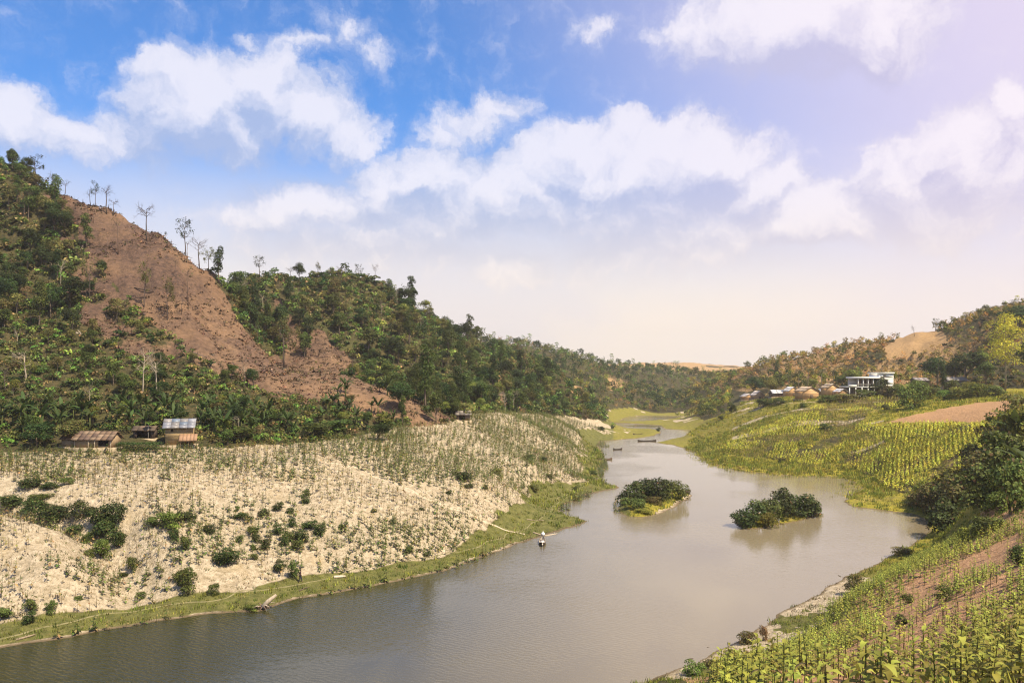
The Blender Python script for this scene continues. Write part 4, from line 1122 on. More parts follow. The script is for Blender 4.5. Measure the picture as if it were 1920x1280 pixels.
for a in [('dark', 1812, 722, 70, 68, 'broad dark tree left of the tall yellow green tree'), ('dark', 1757, 724, 50, 58, 'dark round tree right of the white building'), ('dark', 1790, 724, 46, 50, 'dark tree between two dark round trees near the grey sheds'),
          ('talldark', 1768, 742, 14, 62, 'slim dark tree standing before the grey sheds'), ('mid', 1848, 726, 40, 50, 'green tree under the tall yellow green tree'), ('lime', 1846, 716, 36, 62, 'light green tree leaning against the tall yellow green tree'),
          ('yellow', 1447, 745, 36, 40, 'round yellow green tree behind the small village houses'), ('dark', 1415, 742, 34, 40, 'dark green tree at the left end of the village'), ('lime', 1598, 735, 44, 46, 'bright green bushy tree left above the white building'), ('lime', 1520, 735, 30, 30, 'light green tree behind the largest bamboo house'),
          ('talldark', 1455, 722, 14, 44, 'narrow dark tree above the left village houses'), ('mid', 1580, 736, 36, 34, 'green tree between the palms and the white building'), ('dark', 1908, 620, 60, 52, 'big dark tree crown on the right skyline'), ('mid', 1925, 720, 50, 90, 'green tree cut by the right edge above the tilled field')]:
    kind = a[0]
    if kind == 'yellow': kind = 'lime'
    put_px(kind, a[1], a[2], a[3], a[4], a[5], None, True)
for a in [('dark', 1648, 742, 36, 36, 'dark bush in front of the white building'), ('fresh', 1706, 766, 52, 52, 'large leafy light green bush at the corner of the tilled field'), ('mid', 1683, 748, 40, 30, 'low green bush between the white building and the leafy bush'), ('olive', 1665, 748, 30, 26, 'brownish bush under the white building'),
          ('mid', 1740, 748, 36, 26, 'green bush at the far edge of the tilled field'), ('fresh', 1770, 750, 36, 22, 'low bright bush behind the tilled field'), ('lime', 1800, 748, 44, 26, 'light green bush below the grey sheds'), ('lime', 1835, 745, 44, 30, 'light green bush right of the grey sheds'), ('mid', 1865, 744, 40, 24, 'green bush near the right end of the tilled field'),
          ('mid', 1620, 748, 40, 20, 'low hedge like bush left of the white building'), ('olive', 1580, 752, 44, 16, 'low olive bush below the tallest bamboo houses'), ('mid', 1555, 754, 34, 16, 'low green bush below the largest bamboo house'),
          ('dark', 1432, 762, 34, 18, 'dark low bush on the slope under the small houses'), ('dark', 1460, 758, 26, 14, 'small dark bush beside the village path'), ('dark', 1505, 764, 14, 10, 'tiny dark bush on the terrace bank'), ('dark', 1549, 808, 26, 16, 'dark bush in the hollow between the terraces'), ('mid', 1660, 768, 20, 12, 'small bush at the left end of the tilled field'),
          ('dark', 1375, 772, 14, 16, 'small dark bush on the far green slope'), ('dark', 1352, 786, 12, 9, 'dark tuft on the far terrace bank'), ('dark', 1462, 868, 8, 10, 'dark stump like bush on the bright green bank'), ('dark', 1235, 808, 9, 8, 'small round dark bush on the far sandbar'), ('dark', 1128, 806, 16, 8, 'low dark bush on the far left grass flat')]:
    put_px(a[0], a[1], a[2], a[3], a[4], a[5])
# thicket on the right edge: lighter kinds put its sunlit leaves into colour
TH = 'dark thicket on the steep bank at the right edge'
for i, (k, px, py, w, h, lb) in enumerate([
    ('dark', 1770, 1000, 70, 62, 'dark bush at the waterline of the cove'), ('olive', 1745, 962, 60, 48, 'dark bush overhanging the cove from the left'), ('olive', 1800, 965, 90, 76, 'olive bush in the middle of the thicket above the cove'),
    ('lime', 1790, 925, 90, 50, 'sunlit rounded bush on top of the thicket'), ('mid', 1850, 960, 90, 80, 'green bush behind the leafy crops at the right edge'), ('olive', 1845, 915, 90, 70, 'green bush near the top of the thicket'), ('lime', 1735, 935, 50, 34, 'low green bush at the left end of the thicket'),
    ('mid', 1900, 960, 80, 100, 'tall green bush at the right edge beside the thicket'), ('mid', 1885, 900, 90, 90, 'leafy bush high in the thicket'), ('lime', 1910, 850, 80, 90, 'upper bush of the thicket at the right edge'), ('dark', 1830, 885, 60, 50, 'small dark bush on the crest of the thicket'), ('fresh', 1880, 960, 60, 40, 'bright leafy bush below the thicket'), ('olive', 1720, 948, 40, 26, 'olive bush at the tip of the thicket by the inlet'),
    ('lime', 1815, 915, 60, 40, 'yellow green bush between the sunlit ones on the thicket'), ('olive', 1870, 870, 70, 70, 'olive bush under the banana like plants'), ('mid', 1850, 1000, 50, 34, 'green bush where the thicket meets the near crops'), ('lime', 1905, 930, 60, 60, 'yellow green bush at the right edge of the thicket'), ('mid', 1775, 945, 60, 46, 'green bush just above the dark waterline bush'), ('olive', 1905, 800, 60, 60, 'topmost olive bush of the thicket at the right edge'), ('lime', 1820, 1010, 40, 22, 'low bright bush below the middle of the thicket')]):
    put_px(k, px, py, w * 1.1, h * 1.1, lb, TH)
for (px, py, hp, lb) in [(1905, 860, 130, 'tallest drooping banana like plant at the right edge'), (1880, 850, 90, 'arching banana like plant on top of the thicket'), (1915, 905, 120, 'banana like plant in front at the right edge'), (1858, 885, 70, 'small banana like plant on the left of the thicket top')]:
    p = ground(px, py); put_banana(p - Vector((0, 0, .5)), hp / F * p.y / 5.2, lb, TH)

# ---- islet bushes
for a in [('dark', 1186, 942, 50, 40, 'dark bush on the left of the grassy islet'), ('dark', 1208, 934, 46, 42, 'dark bush left of the middle one on the grassy islet'), ('dark', 1232, 936, 50, 46, 'dark bush in the middle of the grassy islet'), ('mid', 1260, 934, 44, 38, 'green bush on the right of the grassy islet'), ('mid', 1190, 952, 40, 22, 'lighter low bush at the front of the grassy islet'), ('olive', 1226, 944, 34, 14, 'small olive bush beneath the islet bushes'), ('lime', 1205, 960, 30, 9, 'low bright weeds at the waterline of the grassy islet'), ('olive', 1290, 926, 14, 10, 'grass tuft at the right tip of the grassy islet')]:
    put_px(a[0], a[1], a[2], a[3] * 1.1, a[4], a[5], 'bushes on the grassy islet')
for a in [('dark', 1392, 986, 46, 30, 'leftmost low bush rising from the water of the second islet'), ('dark', 1412, 980, 48, 42, 'second bush from the left on the drowned islet'), ('mid', 1437, 974, 46, 44, 'green bush left of the tallest one on the drowned islet'), ('dark', 1462, 968, 52, 56, 'tallest bush in the middle of the drowned islet'), ('dark', 1514, 968, 56, 46, 'rightmost wide bush of the drowned islet'), ('lime', 1438, 988, 34, 30, 'sunlit yellow green bush at the front of the drowned islet'), ('dark', 1487, 966, 44, 38, 'bush between the tallest and rightmost ones on the drowned islet'), ('olive', 1530, 966, 26, 24, 'small olive bush leaning off the right tip of the drowned islet')]:
    put_px(a[0], a[1], a[2], a[3] * 1.1, a[4], a[5], 'bushes on the drowned islet')

# ---- bushes on the sandy slope
i = 0
def place_word(px, py):
    if px < 250 and py < 1040: return 'in the gully crossing the left sand slope'
    if px < 250: return 'near the grass strip at the lower left'
    if px < 470: return 'on the sand slope below the tin roofed hut'
    if px < 640: return 'in the dotted patch in the middle of the sand slope'
    return 'on the stubble slope above the moored canoe'
for k, px, py, w, h in [('dark', 60, 912, 44, 18), ('dark', 95, 915, 34, 14), ('mid', 122, 908, 26, 16), ('dark', 20, 950, 60, 26), ('dark', 65, 960, 60, 28), ('dark', 105, 972, 60, 28), ('mid', 75, 940, 40, 18), ('dark', 150, 970, 50, 34), ('dark', 185, 985, 50, 40), ('dark', 215, 985, 46, 50), ('dark', 200, 1010, 60, 36), ('dark', 140, 1000, 34, 20), ('fresh', 188, 1042, 40, 36), ('dark', 222, 1025, 36, 34), ('mid', 165, 1015, 30, 18), ('mid', 250, 1066, 26, 26), ('mid', 168, 1042, 20, 16), ('dark', 232, 1080, 18, 10),
                       ('fresh', 318, 990, 44, 36), ('dark', 345, 975, 50, 18), ('mid', 285, 985, 30, 18), ('dark', 325, 1010, 24, 22), ('mid', 345, 1030, 24, 28), ('dark', 420, 1058, 52, 34), ('mid', 354, 1104, 44, 40), ('mid', 340, 1085, 26, 20), ('mid', 402, 1112, 22, 22), ('dark', 455, 972, 32, 14), ('dark', 572, 942, 20, 14), ('mid', 575, 928, 16, 12), ('dark', 522, 956, 22, 18), ('dark', 495, 966, 20, 16), ('dark', 545, 962, 16, 14), ('mid', 445, 958, 12, 12),
                       ('dark', 520, 1000, 24, 22), ('mid', 540, 1012, 22, 20), ('dark', 563, 1015, 28, 24), ('dark', 533, 1022, 18, 22), ('mid', 555, 1030, 24, 20), ('dark', 548, 986, 18, 20), ('dark', 582, 990, 34, 18), ('dark', 600, 1004, 26, 28), ('mid', 475, 1000, 24, 16), ('dark', 480, 1016, 20, 18), ('dark', 498, 1028, 22, 22), ('mid', 450, 1016, 16, 16), ('mid', 475, 1048, 16, 14), ('mid', 475, 1030, 14, 12), ('dark', 523, 1068, 28, 22), ('mid', 548, 1082, 26, 34), ('dark', 392, 998, 28, 18), ('mid', 4, 1158, 36, 22), ('dark', 56, 1168, 24, 28), ('mid', 56, 1144, 26, 24), ('mid', 98, 1146, 26, 22), ('mid', 265, 1120, 20, 14), ('mid', 148, 1122, 16, 8),
                       ('mid', 765, 1036, 18, 14), ('dark', 800, 1042, 14, 10), ('dark', 880, 914, 20, 10), ('mid', 910, 916, 12, 10), ('dark', 842, 926, 12, 10), ('dark', 790, 955, 12, 6), ('dark', 870, 896, 40, 14), ('dark', 992, 862, 22, 12), ('dark', 1020, 866, 22, 12), ('olive', 1002, 918, 26, 14), ('mid', 1080, 920, 16, 10), ('dark', 1112, 890, 18, 10), ('mid', 1030, 895, 20, 8), ('olive', 932, 888, 26, 12), ('mid', 640, 990, 12, 10), ('mid', 700, 960, 14, 8)]:
    put_px(k, px, py, w, h, f'{dict(dark="dark green", mid="green", fresh="bright leafy", olive="olive")[k]} bush {place_word(px, py)}', f'bushes {place_word(px, py)}')
# trees at the foot of the left hill
for a in [('dark', 752, 772, 56, 62, 'dark dense tree at the foot of the brown slope by the field edge'), ('dark', 710, 826, 40, 36, 'dark round bushy tree at the field edge below the banana clump'), ('olive', 872, 786, 66, 34, 'wide olive thicket tree beside the small far hut'), ('olive', 135, 836, 70, 52, 'olive tree overhanging the left end of the thatched hut'), ('mid', 455, 826, 56, 30, 'green bushy tree between the bananas right of the tin roofed hut'), ('mid', 590, 822, 60, 34, 'green leafy bushy tree at the field edge'), ('mid', 640, 815, 60, 32, 'green bushy tree left of the dark round one'), ('lime', 720, 800, 40, 30, 'light green tree above the dark round bushy tree'), ('dark', 70, 838, 60, 50, 'dark shady tree at the left end of the hut clearing')]:
    put_px(a[0], a[1], a[2], a[3], a[4], a[5], None, True)

# ---- papaya by the tin roofed hut
p = ground(278, 824); o = thing('papaya_tree', 'slim papaya tree with pale trunk between the two huts', 'papaya tree', p)
g = G(); g.tube([(0, 0, -.3), (0, 0, 2.0), (.05, 0, 3.3)], [.09, .07, .05], (.42, .38, .30), 6); part('trunk', g.mesh('trunk', bark), o)
for i in range(12):
    g = G(); a = i * 2.4; L = rv.uniform(.7, 1.1)
    d = (math.cos(a), math.sin(a), rv.uniform(-.1, .5)); g.leaf((.05, 0, 3.25), d, (0, 0, 1), L, .55, .5, np.array(FRESH) * rv.uniform(.8, 1.3)); part('leaf', g.mesh('leaf', fol), o)

# ---- tobacco
def tobacco(seed, H, nleaf, z0, L, w, base, seg=3, dead=0, k=4):
    """stem and leaves as separate arrays"""
    r = np.random.default_rng(seed); sg, lg = G(), G()
    sg.tube([(0, 0, -.1), (r.normal(0, .02), r.normal(0, .02), H * .5), (r.normal(0, .04), r.normal(0, .04), H)], [.024, .019, .012], (.13, .10, .045) if dead else (.15, .16, .05), k, cap=False)
    leaves = []
    for i in range(nleaf):
        t = z0 + (1 - z0) * (i + .3) / nleaf; a = i * 2.399 + r.normal(0, .25)
        young = i / max(nleaf - 1, 1)
        d = np.array((math.cos(a), math.sin(a), .25 + .75 * young)); ll = L * (1 - .45 * young) * r.uniform(.8, 1.15)
        yel = (1 - young) * .35 if r.random() < .5 else 0
        c = np.array(base) * math.exp(r.normal(0, .2)) * (1 - yel) + np.array((.30, .26, .05)) * yel
        if r.random() < dead: c = np.array((.24, .17, .07)) * math.exp(r.normal(0, .2)); d[2] -= .7
        g = G(); g.leaf((0, 0, H * t), d, (0, 0, 1), ll, w * ll / L, r.uniform(.35, .9), c, seg, fold=.3)
        leaves.append(g); lg.add(*g.arr()[:2], g.arr()[2])
    return sg, lg, leaves
TOB = (.25, .245, .042); TOB2 = (.10, .13, .03)
NEARP = [tobacco(700 + k, rv.uniform(1.0, 1.5), 15, .22, .56, .20, TOB, 4) for k in range(5)]
NEAR_ST = [s.mesh('stem', bark) for s, l, q in NEARP]; NEAR_LEAF = [[g.mesh('leaf', fol) for g in q] for s, l, q in NEARP]; NEAR_CL = [l.mesh('leaves', fol) for s, l, q in NEARP]
STALK = [tobacco(720 + k, rv.uniform(1.0, 1.35), 8, .50, .44, .19, TOB, 3, .12) for k in range(4)]
STALK_ST = [s.mesh('stem', bark) for s, l, q in STALK]; STALK_CL = [l.mesh('leaves', fol) for s, l, q in STALK]
def prof(seed, H, n, z0, L, w, base, seg=1, dead=0.0):
    s, l, q = tobacco(seed, H, n, z0, L, w, base, seg, dead, 3); return join(s.arr(), l.arr())
LOWT = [prof(740 + k, 1.25, 10, .25, .46, .24, TOB, 2) for k in range(4)] + [prof(750 + k, 1.2, 7, .5, .44, .20, TOB, 2, .1) for k in range(4)]
# foreground slope on the right
def grid_rows(x0, x1, y0, y1, row, step, ang_, r, jx=.1, bendy=2.0):
    n = int((x1 - x0 + y1 - y0) * 1.2); u = np.arange(-n, n) ; c, s = math.cos(ang_), math.sin(ang_)
    a, b = np.meshgrid(np.arange(-200, 200) * row, np.arange(-260, 260) * step)
    a = a.ravel() + r.normal(0, jx, a.size); b = b.ravel() + r.normal(0, jx * 1.3, b.size)
    a = a + fbm(a / 25 + 7, b / 18, 3, 180) * bendy
    X = (x0 + x1) / 2 + a * c - b * s; Y = (y0 + y1) / 2 + a * s + b * c
    m = (X > x0) & (X < x1) & (Y > y0) & (Y < y1); return np.c_[X[m], Y[m]]
P = grid_rows(4, 78, 14, 112, .95, .66, R(35), rv, .12, 3.0)
sd = _SDC(P); z = height(P, sd); px, py = project(P[:, 0], P[:, 1], z)
bare = zone(P_FRONT_BARE, P[:, 0], P[:, 1], z, 15, 110, 6)
m = (sd > np.where(P[:, 1] > 86, 5.6, 8.0)) & (px < 2050) & (px > 1150) & (py < 1420) & (~bare | (rv.random(len(P)) < .16)) & (fbm(P[:, 0] / 5, P[:, 1] / 5, 3, 88) > -.22) & ~((px > 1760) & (py < 985))
P_STALK = [(1440, 1330), (1500, 1270), (1580, 1225), (1670, 1165), (1760, 1130), (1860, 1085), (1920, 1060), (1870, 1130), (1810, 1190), (1790, 1240), (1730, 1330)]
strip = in_poly(px + rv.normal(0, 14, len(P)), py + rv.normal(0, 14, len(P)), P_STALK)
m &= (P[:, 1] > 18) & (px > 1335) & (~strip | (rv.random(len(P)) < .55))
P, z, px, py, strip = P[m], z[m], px[m], py[m], strip[m]
o_ = np.argsort(P[:, 1] + np.where((px > 1960) | (py > 1320), 400, 0))
near = o_[:300]; far_ = o_[300:]
GP1 = 'tobacco plants on the slope in the lower right corner'
def near_where(px, py):
    a = 'at the bottom edge' if py > 1245 else 'halfway up the near slope' if py > 1150 else 'high on the near slope'
    b = 'by the right edge' if px > 1830 else 'beside the bare red patch' if px > 1640 else 'on the side towards the water'
    return f'{a} {b}'
for q, i in enumerate(near):
    nw = near_where(px[i], py[i])
    k = int(rv.integers(5)); s = float(rv.uniform(.75, 1.15)); loc = (P[i, 0], P[i, 1], z[i] - .03)
    if strip[i] and q > 25:
        k = k % 4
        o = thing('tobacco_plant', f'picked tobacco stalk with top leaves {nw}', 'tobacco plant', loc, rv.uniform(0, 6.28), f'picked tobacco stalks {nw}', s)
        part('stem', STALK_ST[k], o); part('leaves', STALK_CL[k], o); continue
    o = thing('tobacco_plant', f'leafy tobacco plant {nw}', 'tobacco plant', loc, rv.uniform(0, 6.28), f'leafy tobacco plants {nw}', s * (1.15 if q < 40 else 1))
    part('stem', NEAR_ST[k], o)
    if q < 55:
        for lm in NEAR_LEAF[k]: part('leaf', lm, o)
    else: part('leaves', NEAR_CL[k], o)
print('front tobacco', len(P))
A1 = scatter(LOWT, np.where(strip[far_], 4, 0) + rv.integers(0, 4, len(far_)), np.c_[P[far_], z[far_] - .03], rv.uniform(0, 6.28, len(far_)), rv.uniform(.75, 1.15, len(far_)), rv, .14)
# fields across the cove
P = grid_rows(60, 190, 150, 330, .95, .62, R(-28), rv)
sd = _SDC(P); z = height(P, sd); px, py = project(P[:, 0], P[:, 1], z)
m = zone(P_CROP_R, P[:, 0], P[:, 1], z, 160, 330, 5) & (sd > 5) & (fbm(P[:, 0] / 8, P[:, 1] / 8, 3, 89) > -.24)
P, z, px, py = P[m], z[m], px[m], py[m]
TINY = [prof(760 + k, 1.1, 6, .2, .60, .38, (.50, .42, .055), 1) for k in range(3)] + [prof(765 + k, 1.3, 3, .6, .34, .2, YELLOW, 1, .3) for k in range(2)]
pale_ = fbm(P[:, 0] / 16, P[:, 1] / 16, 3, 99) + np.where((px > 1400) & (px < 1640) & (py < 830), .12, -.1) > .06
print('right field', len(P))
A2 = scatter(TINY, np.where(pale_, 3 + rv.integers(0, 2, len(P)), rv.integers(0, 3, len(P))), np.c_[P, z], rv.uniform(0, 6.28, len(P)), rv.uniform(.75, 1.35, len(P)), rv, .24)
o = stuff('tobacco_crop', join(A1, A2), fol, 'rows of leafy tobacco covering the right bank fields')
# stubble field on the left terrace
P = grid_rows(-135, 60, 84, 345, 1.0, .68, R(12), rv, .27, 9.0)
sd = _SDC(P); z = height(P, sd); px, py = project(P[:, 0], P[:, 1], z)
s_, g_, b_, t_ = zones(P[:, 0], P[:, 1], z, sd)
dn = fbm(P[:, 0] / 14, P[:, 1] / 14, 4, 120)
dens_ = np.clip(.72 + dn * 1.6 + np.where((py < 905) & (px < 760), .25, 0) + np.where(px > 700, .10, 0) - np.where((py > 935) & (px < 620) & (px > 380), .28, 0) - np.where((px < 240) & (py > 960), .05, 0), .06, .96)
left_ = P[:, 0] < P[:, 1] * .11 + 4
path_ = np.abs((px - 620) * .36 - (py - 868)) < 5 + 0 * px
gully = (px < 250) & (py > 895) & (py < 1045) & (np.abs(py - (925 + px * .32)) < 30)
m = left_ & (s_ > .5) & (rv.random(len(P)) < dens_) & ~(path_ & (px > 600) & (px < 900)) & ~gully & (px > -60) & (py < 1240)
P, z, px, py = P[m], z[m], px[m], py[m]
leafy = fbm(P[:, 0] / 8, P[:, 1] / 8, 3, 130) + np.where((px > 560) & (px < 920) & (py > 985), .20, 0) + np.where((px > 260) & (px < 420) & (py > 950), .14, 0) + np.where(px > 700, .08, 0) + np.where((py < 872) & (px < 420), .25, 0) + np.where((px > 520) & (py < 900), .2, 0) + np.where((px <= 520) & (py < 885), .08, 0) + np.where((px > 850) & (py < 880), .08, 0) - .03 > .06
LST = [prof(780 + k, 1.15, 6, .55, .42, .24, TOB2, 1, .25) for k in range(3)] + [prof(785 + k, 1.0, 2, .7, .3, .16, OLIVE, 1, .5) for k in range(2)] + [prof(790 + k, 1.2, 11, .15, .52, .30, TOB2, 1, .04) for k in range(3)] + [prof(795 + k, 1.3, 7, .5, .42, .22, (.20, .175, .04), 1, .15) for k in range(2)]
idx = np.where(leafy, 5 + rv.integers(0, 3, len(P)), np.where(rv.random(len(P)) < .28, 3 + rv.integers(0, 2, len(P)), rv.integers(0, 3, len(P))))
idx = np.where((py < 900) & ~leafy & (rv.random(len(P)) < .6), 8 + rv.integers(0, 2, len(P)), idx)
sc = rv.uniform(.75, 1.4, len(P))
print('left field', len(P))
lo = np.nonzero(leafy & (px > 0) & (py > 930))[0]; lo = lo[:0]
LEAFY_ST = [None] * 3; LEAFY_CL = [None] * 3
for k in range(3):
    s, l, q = tobacco(790 + k, 1.35, 11, .2, .42, .2, TOB2, 2, .05, 3); LEAFY_ST[k] = s.mesh('stem', bark); LEAFY_CL[k] = l.mesh('leaves', fol)
for i in lo:
    k = int(rv.integers(3)); w = 'below the gully' if px[i] < 260 else ('around the bushes' if px[i] < 520 else 'along the strip above the river grass')
    o = thing('tobacco_plant', f'leafy tobacco plant on the left sand slope {w}', 'tobacco plant', (P[i, 0], P[i, 1], z[i] - .03), rv.uniform(0, 6.28), f'tobacco plants on the left sand slope {w}', float(sc[i] * 1.1))
    part('stem', LEAFY_ST[k], o); part('leaves', LEAFY_CL[k], o)
rest_ = np.setdiff1d(np.arange(len(P)), lo)
stuff('tobacco_stubble', scatter(LST, idx[rest_], np.c_[P[rest_], z[rest_]], rv.uniform(0, 6.28, len(rest_)), sc[rest_], rv, .2), fol, 'rows of picked tobacco stalks standing on the pale sand terrace')

# ---- grass and weeds
def tuft(seed, n, H, c, spread=.25):
    r = np.random.default_rng(seed); g = G()
    for i in range(n):
        a = r.uniform(0, 6.28); b = np.array((r.normal(0, spread), r.normal(0, spread), -.03)); h = H * r.uniform(.6, 1.2)
        d = np.array((math.cos(a) * .4, math.sin(a) * .4, 1)) * h; s = np.array((-math.sin(a), math.cos(a), 0)) * .035 * (1 + H)
        g.add([b - s, b + s, b + d], [(0, 1, 2)], np.array(c) * math.exp(r.normal(0, .25)))
    return g.arr()
GT = [tuft(800, 12, .32, (.13, .155, .025)), tuft(801, 12, .4, (.19, .19, .03)), tuft(802, 10, .3, (.26, .21, .08)), tuft(803, 12, .5, (.10, .13, .02))]
P1, sd1, z1 = sample(60000, -75, 110, 62, 300, rv)
s_, g_, b_, t_ = zones(P1[:, 0], P1[:, 1], z1, sd1)
px, py = project(P1[:, 0], P1[:, 1], z1)
m = (g_ > .4) & (px > -40) & (px < 1960) & (sd1 > .5) & (rv.random(len(P1)) < np.where(P1[:, 1] < 130, 1, .55))
P1, z1 = P1[m], z1[m]
gi_ = np.clip((fbm(P1[:, 0] / 4, P1[:, 1] / 4, 3, 140) * 5 + 1.5 + rv.normal(0, .5, len(P1))).astype(int), 0, 3)
ga = scatter(GT, gi_, np.c_[P1, z1], rv.uniform(0, 6.28, len(P1)), rv.uniform(.6, 1.5, len(P1)) * np.clip(P1[:, 1] / 120, .9, 1.8), rv, .15)
P2, sd2, z2 = sample(12000, 0, 80, 16, 112, rv)
px, py = project(P2[:, 0], P2[:, 1], z2)
m = (sd2 > np.where(P2[:, 1] < 112, 6.5, 1.2)) & (px > 1150) & (px < 2000) & (py < 1330) & ~in_poly(px, py, P_STALK) & ~zone(P_FRONT_BARE, P2[:, 0], P2[:, 1], z2, 15, 110, 4)
P2, z2 = P2[m], z2[m]
gi_ = np.clip((fbm(P2[:, 0] / 3, P2[:, 1] / 3, 3, 141) * 6 + 1.6 + rv.normal(0, .6, len(P2))).astype(int), 0, 3)
gb = scatter(GT, gi_, np.c_[P2, z2], rv.uniform(0, 6.28, len(P2)), rv.uniform(.4, 1.0, len(P2)), rv, .15)
print('tufts', len(P1), len(P2))
P5, sd5, z5 = sample(30000, 50, 215, 180, 345, rv)
g5 = zones(P5[:, 0], P5[:, 1], z5, sd5); px, py = project(P5[:, 0], P5[:, 1], z5)
m = (g5[1] > .4) & (g5[3] < .3) & (px > 1290) & (px < 1950) & (py > 735) & (rv.random(len(P5)) < .6)
P5, z5 = P5[m], z5[m]; gi_ = np.clip((fbm(P5[:, 0] / 5, P5[:, 1] / 5, 3, 142) * 6 + 1.4 + rv.normal(0, .6, len(P5))).astype(int), 0, 3)
gc = scatter(GT, gi_, np.c_[P5, z5], rv.uniform(0, 6.28, len(P5)), rv.uniform(1.0, 2.4, len(P5)), rv, .2, np.tile(np.array([[1.35, 1.2, .9]]), (len(P5), 1)))
print('tufts far', len(P5))
stuff('grass', join(ga, gb, gc), fol, 'short green and straw coloured grass along the river banks')
# dry litter and weeds on the sand
DT = [tuft(810, 9, .22, (.16, .12, .06), .2), tuft(811, 9, .28, (.12, .13, .03), .22), tuft(812, 8, .16, (.09, .06, .035), .25)]
P3, sd3, z3 = sample(26000, -100, 60, 82, 260, rv)
s_, g_, b_, t_ = zones(P3[:, 0], P3[:, 1], z3, sd3); px, py = project(P3[:, 0], P3[:, 1], z3)
m = (s_ > .5) & (px > -40) & (fbm(P3[:, 0] / 6, P3[:, 1] / 6, 3, 150) + rv.normal(0, .12, len(P3)) > .0)
P3, z3 = P3[m], z3[m]
stuff('weeds', scatter(DT, rv.integers(0, 3, len(P3)), np.c_[P3, z3], rv.uniform(0, 6.28, len(P3)), rv.uniform(.7, 1.6, len(P3)), rv, .2), fol, 'dry weeds and leaf litter scattered over the sand terrace')
# charred stubs and clods on the bare slope
def clod(seed, stub):
    r = np.random.default_rng(seed); g = G(); c = (.075, .05, .034)
    if stub: g.tube([(0, 0, -.2), (r.normal(0, .05), r.normal(0, .05), .5), (r.normal(0, .2), r.normal(0, .2), 1.3)], [.14, .11, .05], c, 4)
    n = 12
    cards(g, r.normal(0, 1, (n, 3)) * (.7, .35, .10) + (0, 0, .10), r.normal(size=(n, 3)) * .5 + (0, 0, 1), .5, tinted((.125, .08, .048), n, r), r)
    return g.arr()
CL = [clod(820 + k, k == 3) for k in range(4)]
P4, sd4, z4 = sample(16000, -190, 0, 160, 285, rv)
b_ = zones(P4[:, 0], P4[:, 1], z4, sd4)[2]; m = (b_ > .5) & (fbm(P4[:, 0] / 10, P4[:, 1] / 10, 3, 160) + rv.normal(0, .1, len(P4)) > -.02)
P4, z4 = P4[m], z4[m]; v = visible(P4, z4, .5); P4, z4 = P4[v], z4[v]
stuff('charred_stubs', scatter(CL, np.minimum(rv.integers(0, 13, len(P4)) % 4, np.where(rv.random(len(P4)) < .3, 3, 2)), np.c_[P4, z4], rv.uniform(0, 6.28, len(P4)), rv.uniform(.35, 1.15, len(P4)), rv, .3), bark, 'charred stubs and clods scattered over the bare brown slope')
print('clods', len(P4))

# ================================================================== buildings and things
rt_ = np.random.default_rng(33)
BAM = (.36, .25, .12); BAM2 = (.42, .29, .15); THA = (.20, .115, .07); TIN = (.20, .215, .235); DARKW = (.055, .038, .025); POST = (.24, .17, .10); WHITE = (.80, .77, .70); VOID = (.02, .015, .012)

def roof_sheets(o, w, d, ze, zr, over, nx, ny, mat, cols, th=.05, side=(1, -1), name='roof_panel'):
    """gable roof along local X: ridge pole and purlins with lapped sheets on both slopes as sub-parts"""
    g = G(); hw = w / 2 + over
    g.tube([(-hw, 0, zr - .07), (hw, 0, zr - .07)], [.05, .05], POST, 5)
    for s in (1, -1):
        for t in (.35, .8):
            y = s * (d / 2 + over) * t; z = zr - (zr - ze) * t - .10
            g.tube([(-hw, y, z), (hw, y, z)], [.04, .04], POST, 4)
    rf = part('roof', g.mesh('roof', wood), o)
    for s in side:
        yo = s * (d / 2 + over)
        for i in range(nx):
            for j in range(ny):
                t0, t1 = j / ny, min((j + 1.08) / ny, 1.02)
                x0 = -hw + 2 * hw * i / nx + .01; x1 = -hw + 2 * hw * (i + 1) / nx - .01 
                lift = .03 * (ny - j) * .4 + rt_.uniform(0, .025)
                z0 = zr - (zr - ze) * t0 + lift; z1 = zr - (zr - ze) * t1 + lift
                A_ = (x0, yo * t0, z0); B_ = (x1, yo * t0, z0); C_ = (x1, yo * t1, z1 + rt_.uniform(-.02, .02)); D_ = (x0, yo * t1, z1 + rt_.uniform(-.02, .02))
                gg = G(); c = np.array(cols[rt_.integers(len(cols))]) * rt_.uniform(.8, 1.15)
                if s > 0: gg.slab(A_, B_, C_, D_, -th, c)
                else: gg.slab(A_, B_, C_, D_, th, c)
                part(name, gg.mesh(name, mat), rf)
    return rf
def walls(o, w, d, h, zr, base=0.0, mat=bamboo, col=BAM, gable=True, opening=None):
    """four thin walls; the two across X carry the gables"""
    t = .06
    for s in (-1, 1):
        g = G(); y = s * d / 2
        if opening and s == opening[0]:
            _, xa, xb, za, zb = opening
            for (x0, x1, z0, z1) in [(-w / 2, xa, base, h), (xb, w / 2, base, h), (xa, xb, zb, h), (xa, xb, base, za)]:
                if x1 - x0 > .02 and z1 - z0 > .02: g.box(x0, x1, y - t, y + t, z0, z1, col)
        else: g.box(-w / 2, w / 2, y - t, y + t, base, h, col)
        part('wall', g.mesh('wall', mat), o)
    for s in (-1, 1):
        g = G(); x = s * w / 2; a, b = -d / 2 + t + .003, d / 2 - t - .003
        zt = zr - .16 if gable else h
        hh = h - .02
        V = [(x - t, a, base), (x - t, b, base), (x - t, b, hh), (x - t, 0, zt), (x - t, a, hh)]; V += [(x + t, p[1], p[2]) for p in V]
        T = [(0, 2, 1), (0, 3, 2), (0, 4, 3), (5, 6, 7), (5, 7, 8), (5, 8, 9)]
        for i in range(5):
            j = (i + 1) % 5; T += [(i, j, j + 5), (i, j + 5, i + 5)]
        g.add(V, T, col); part('wall', g.mesh('wall', mat), o)
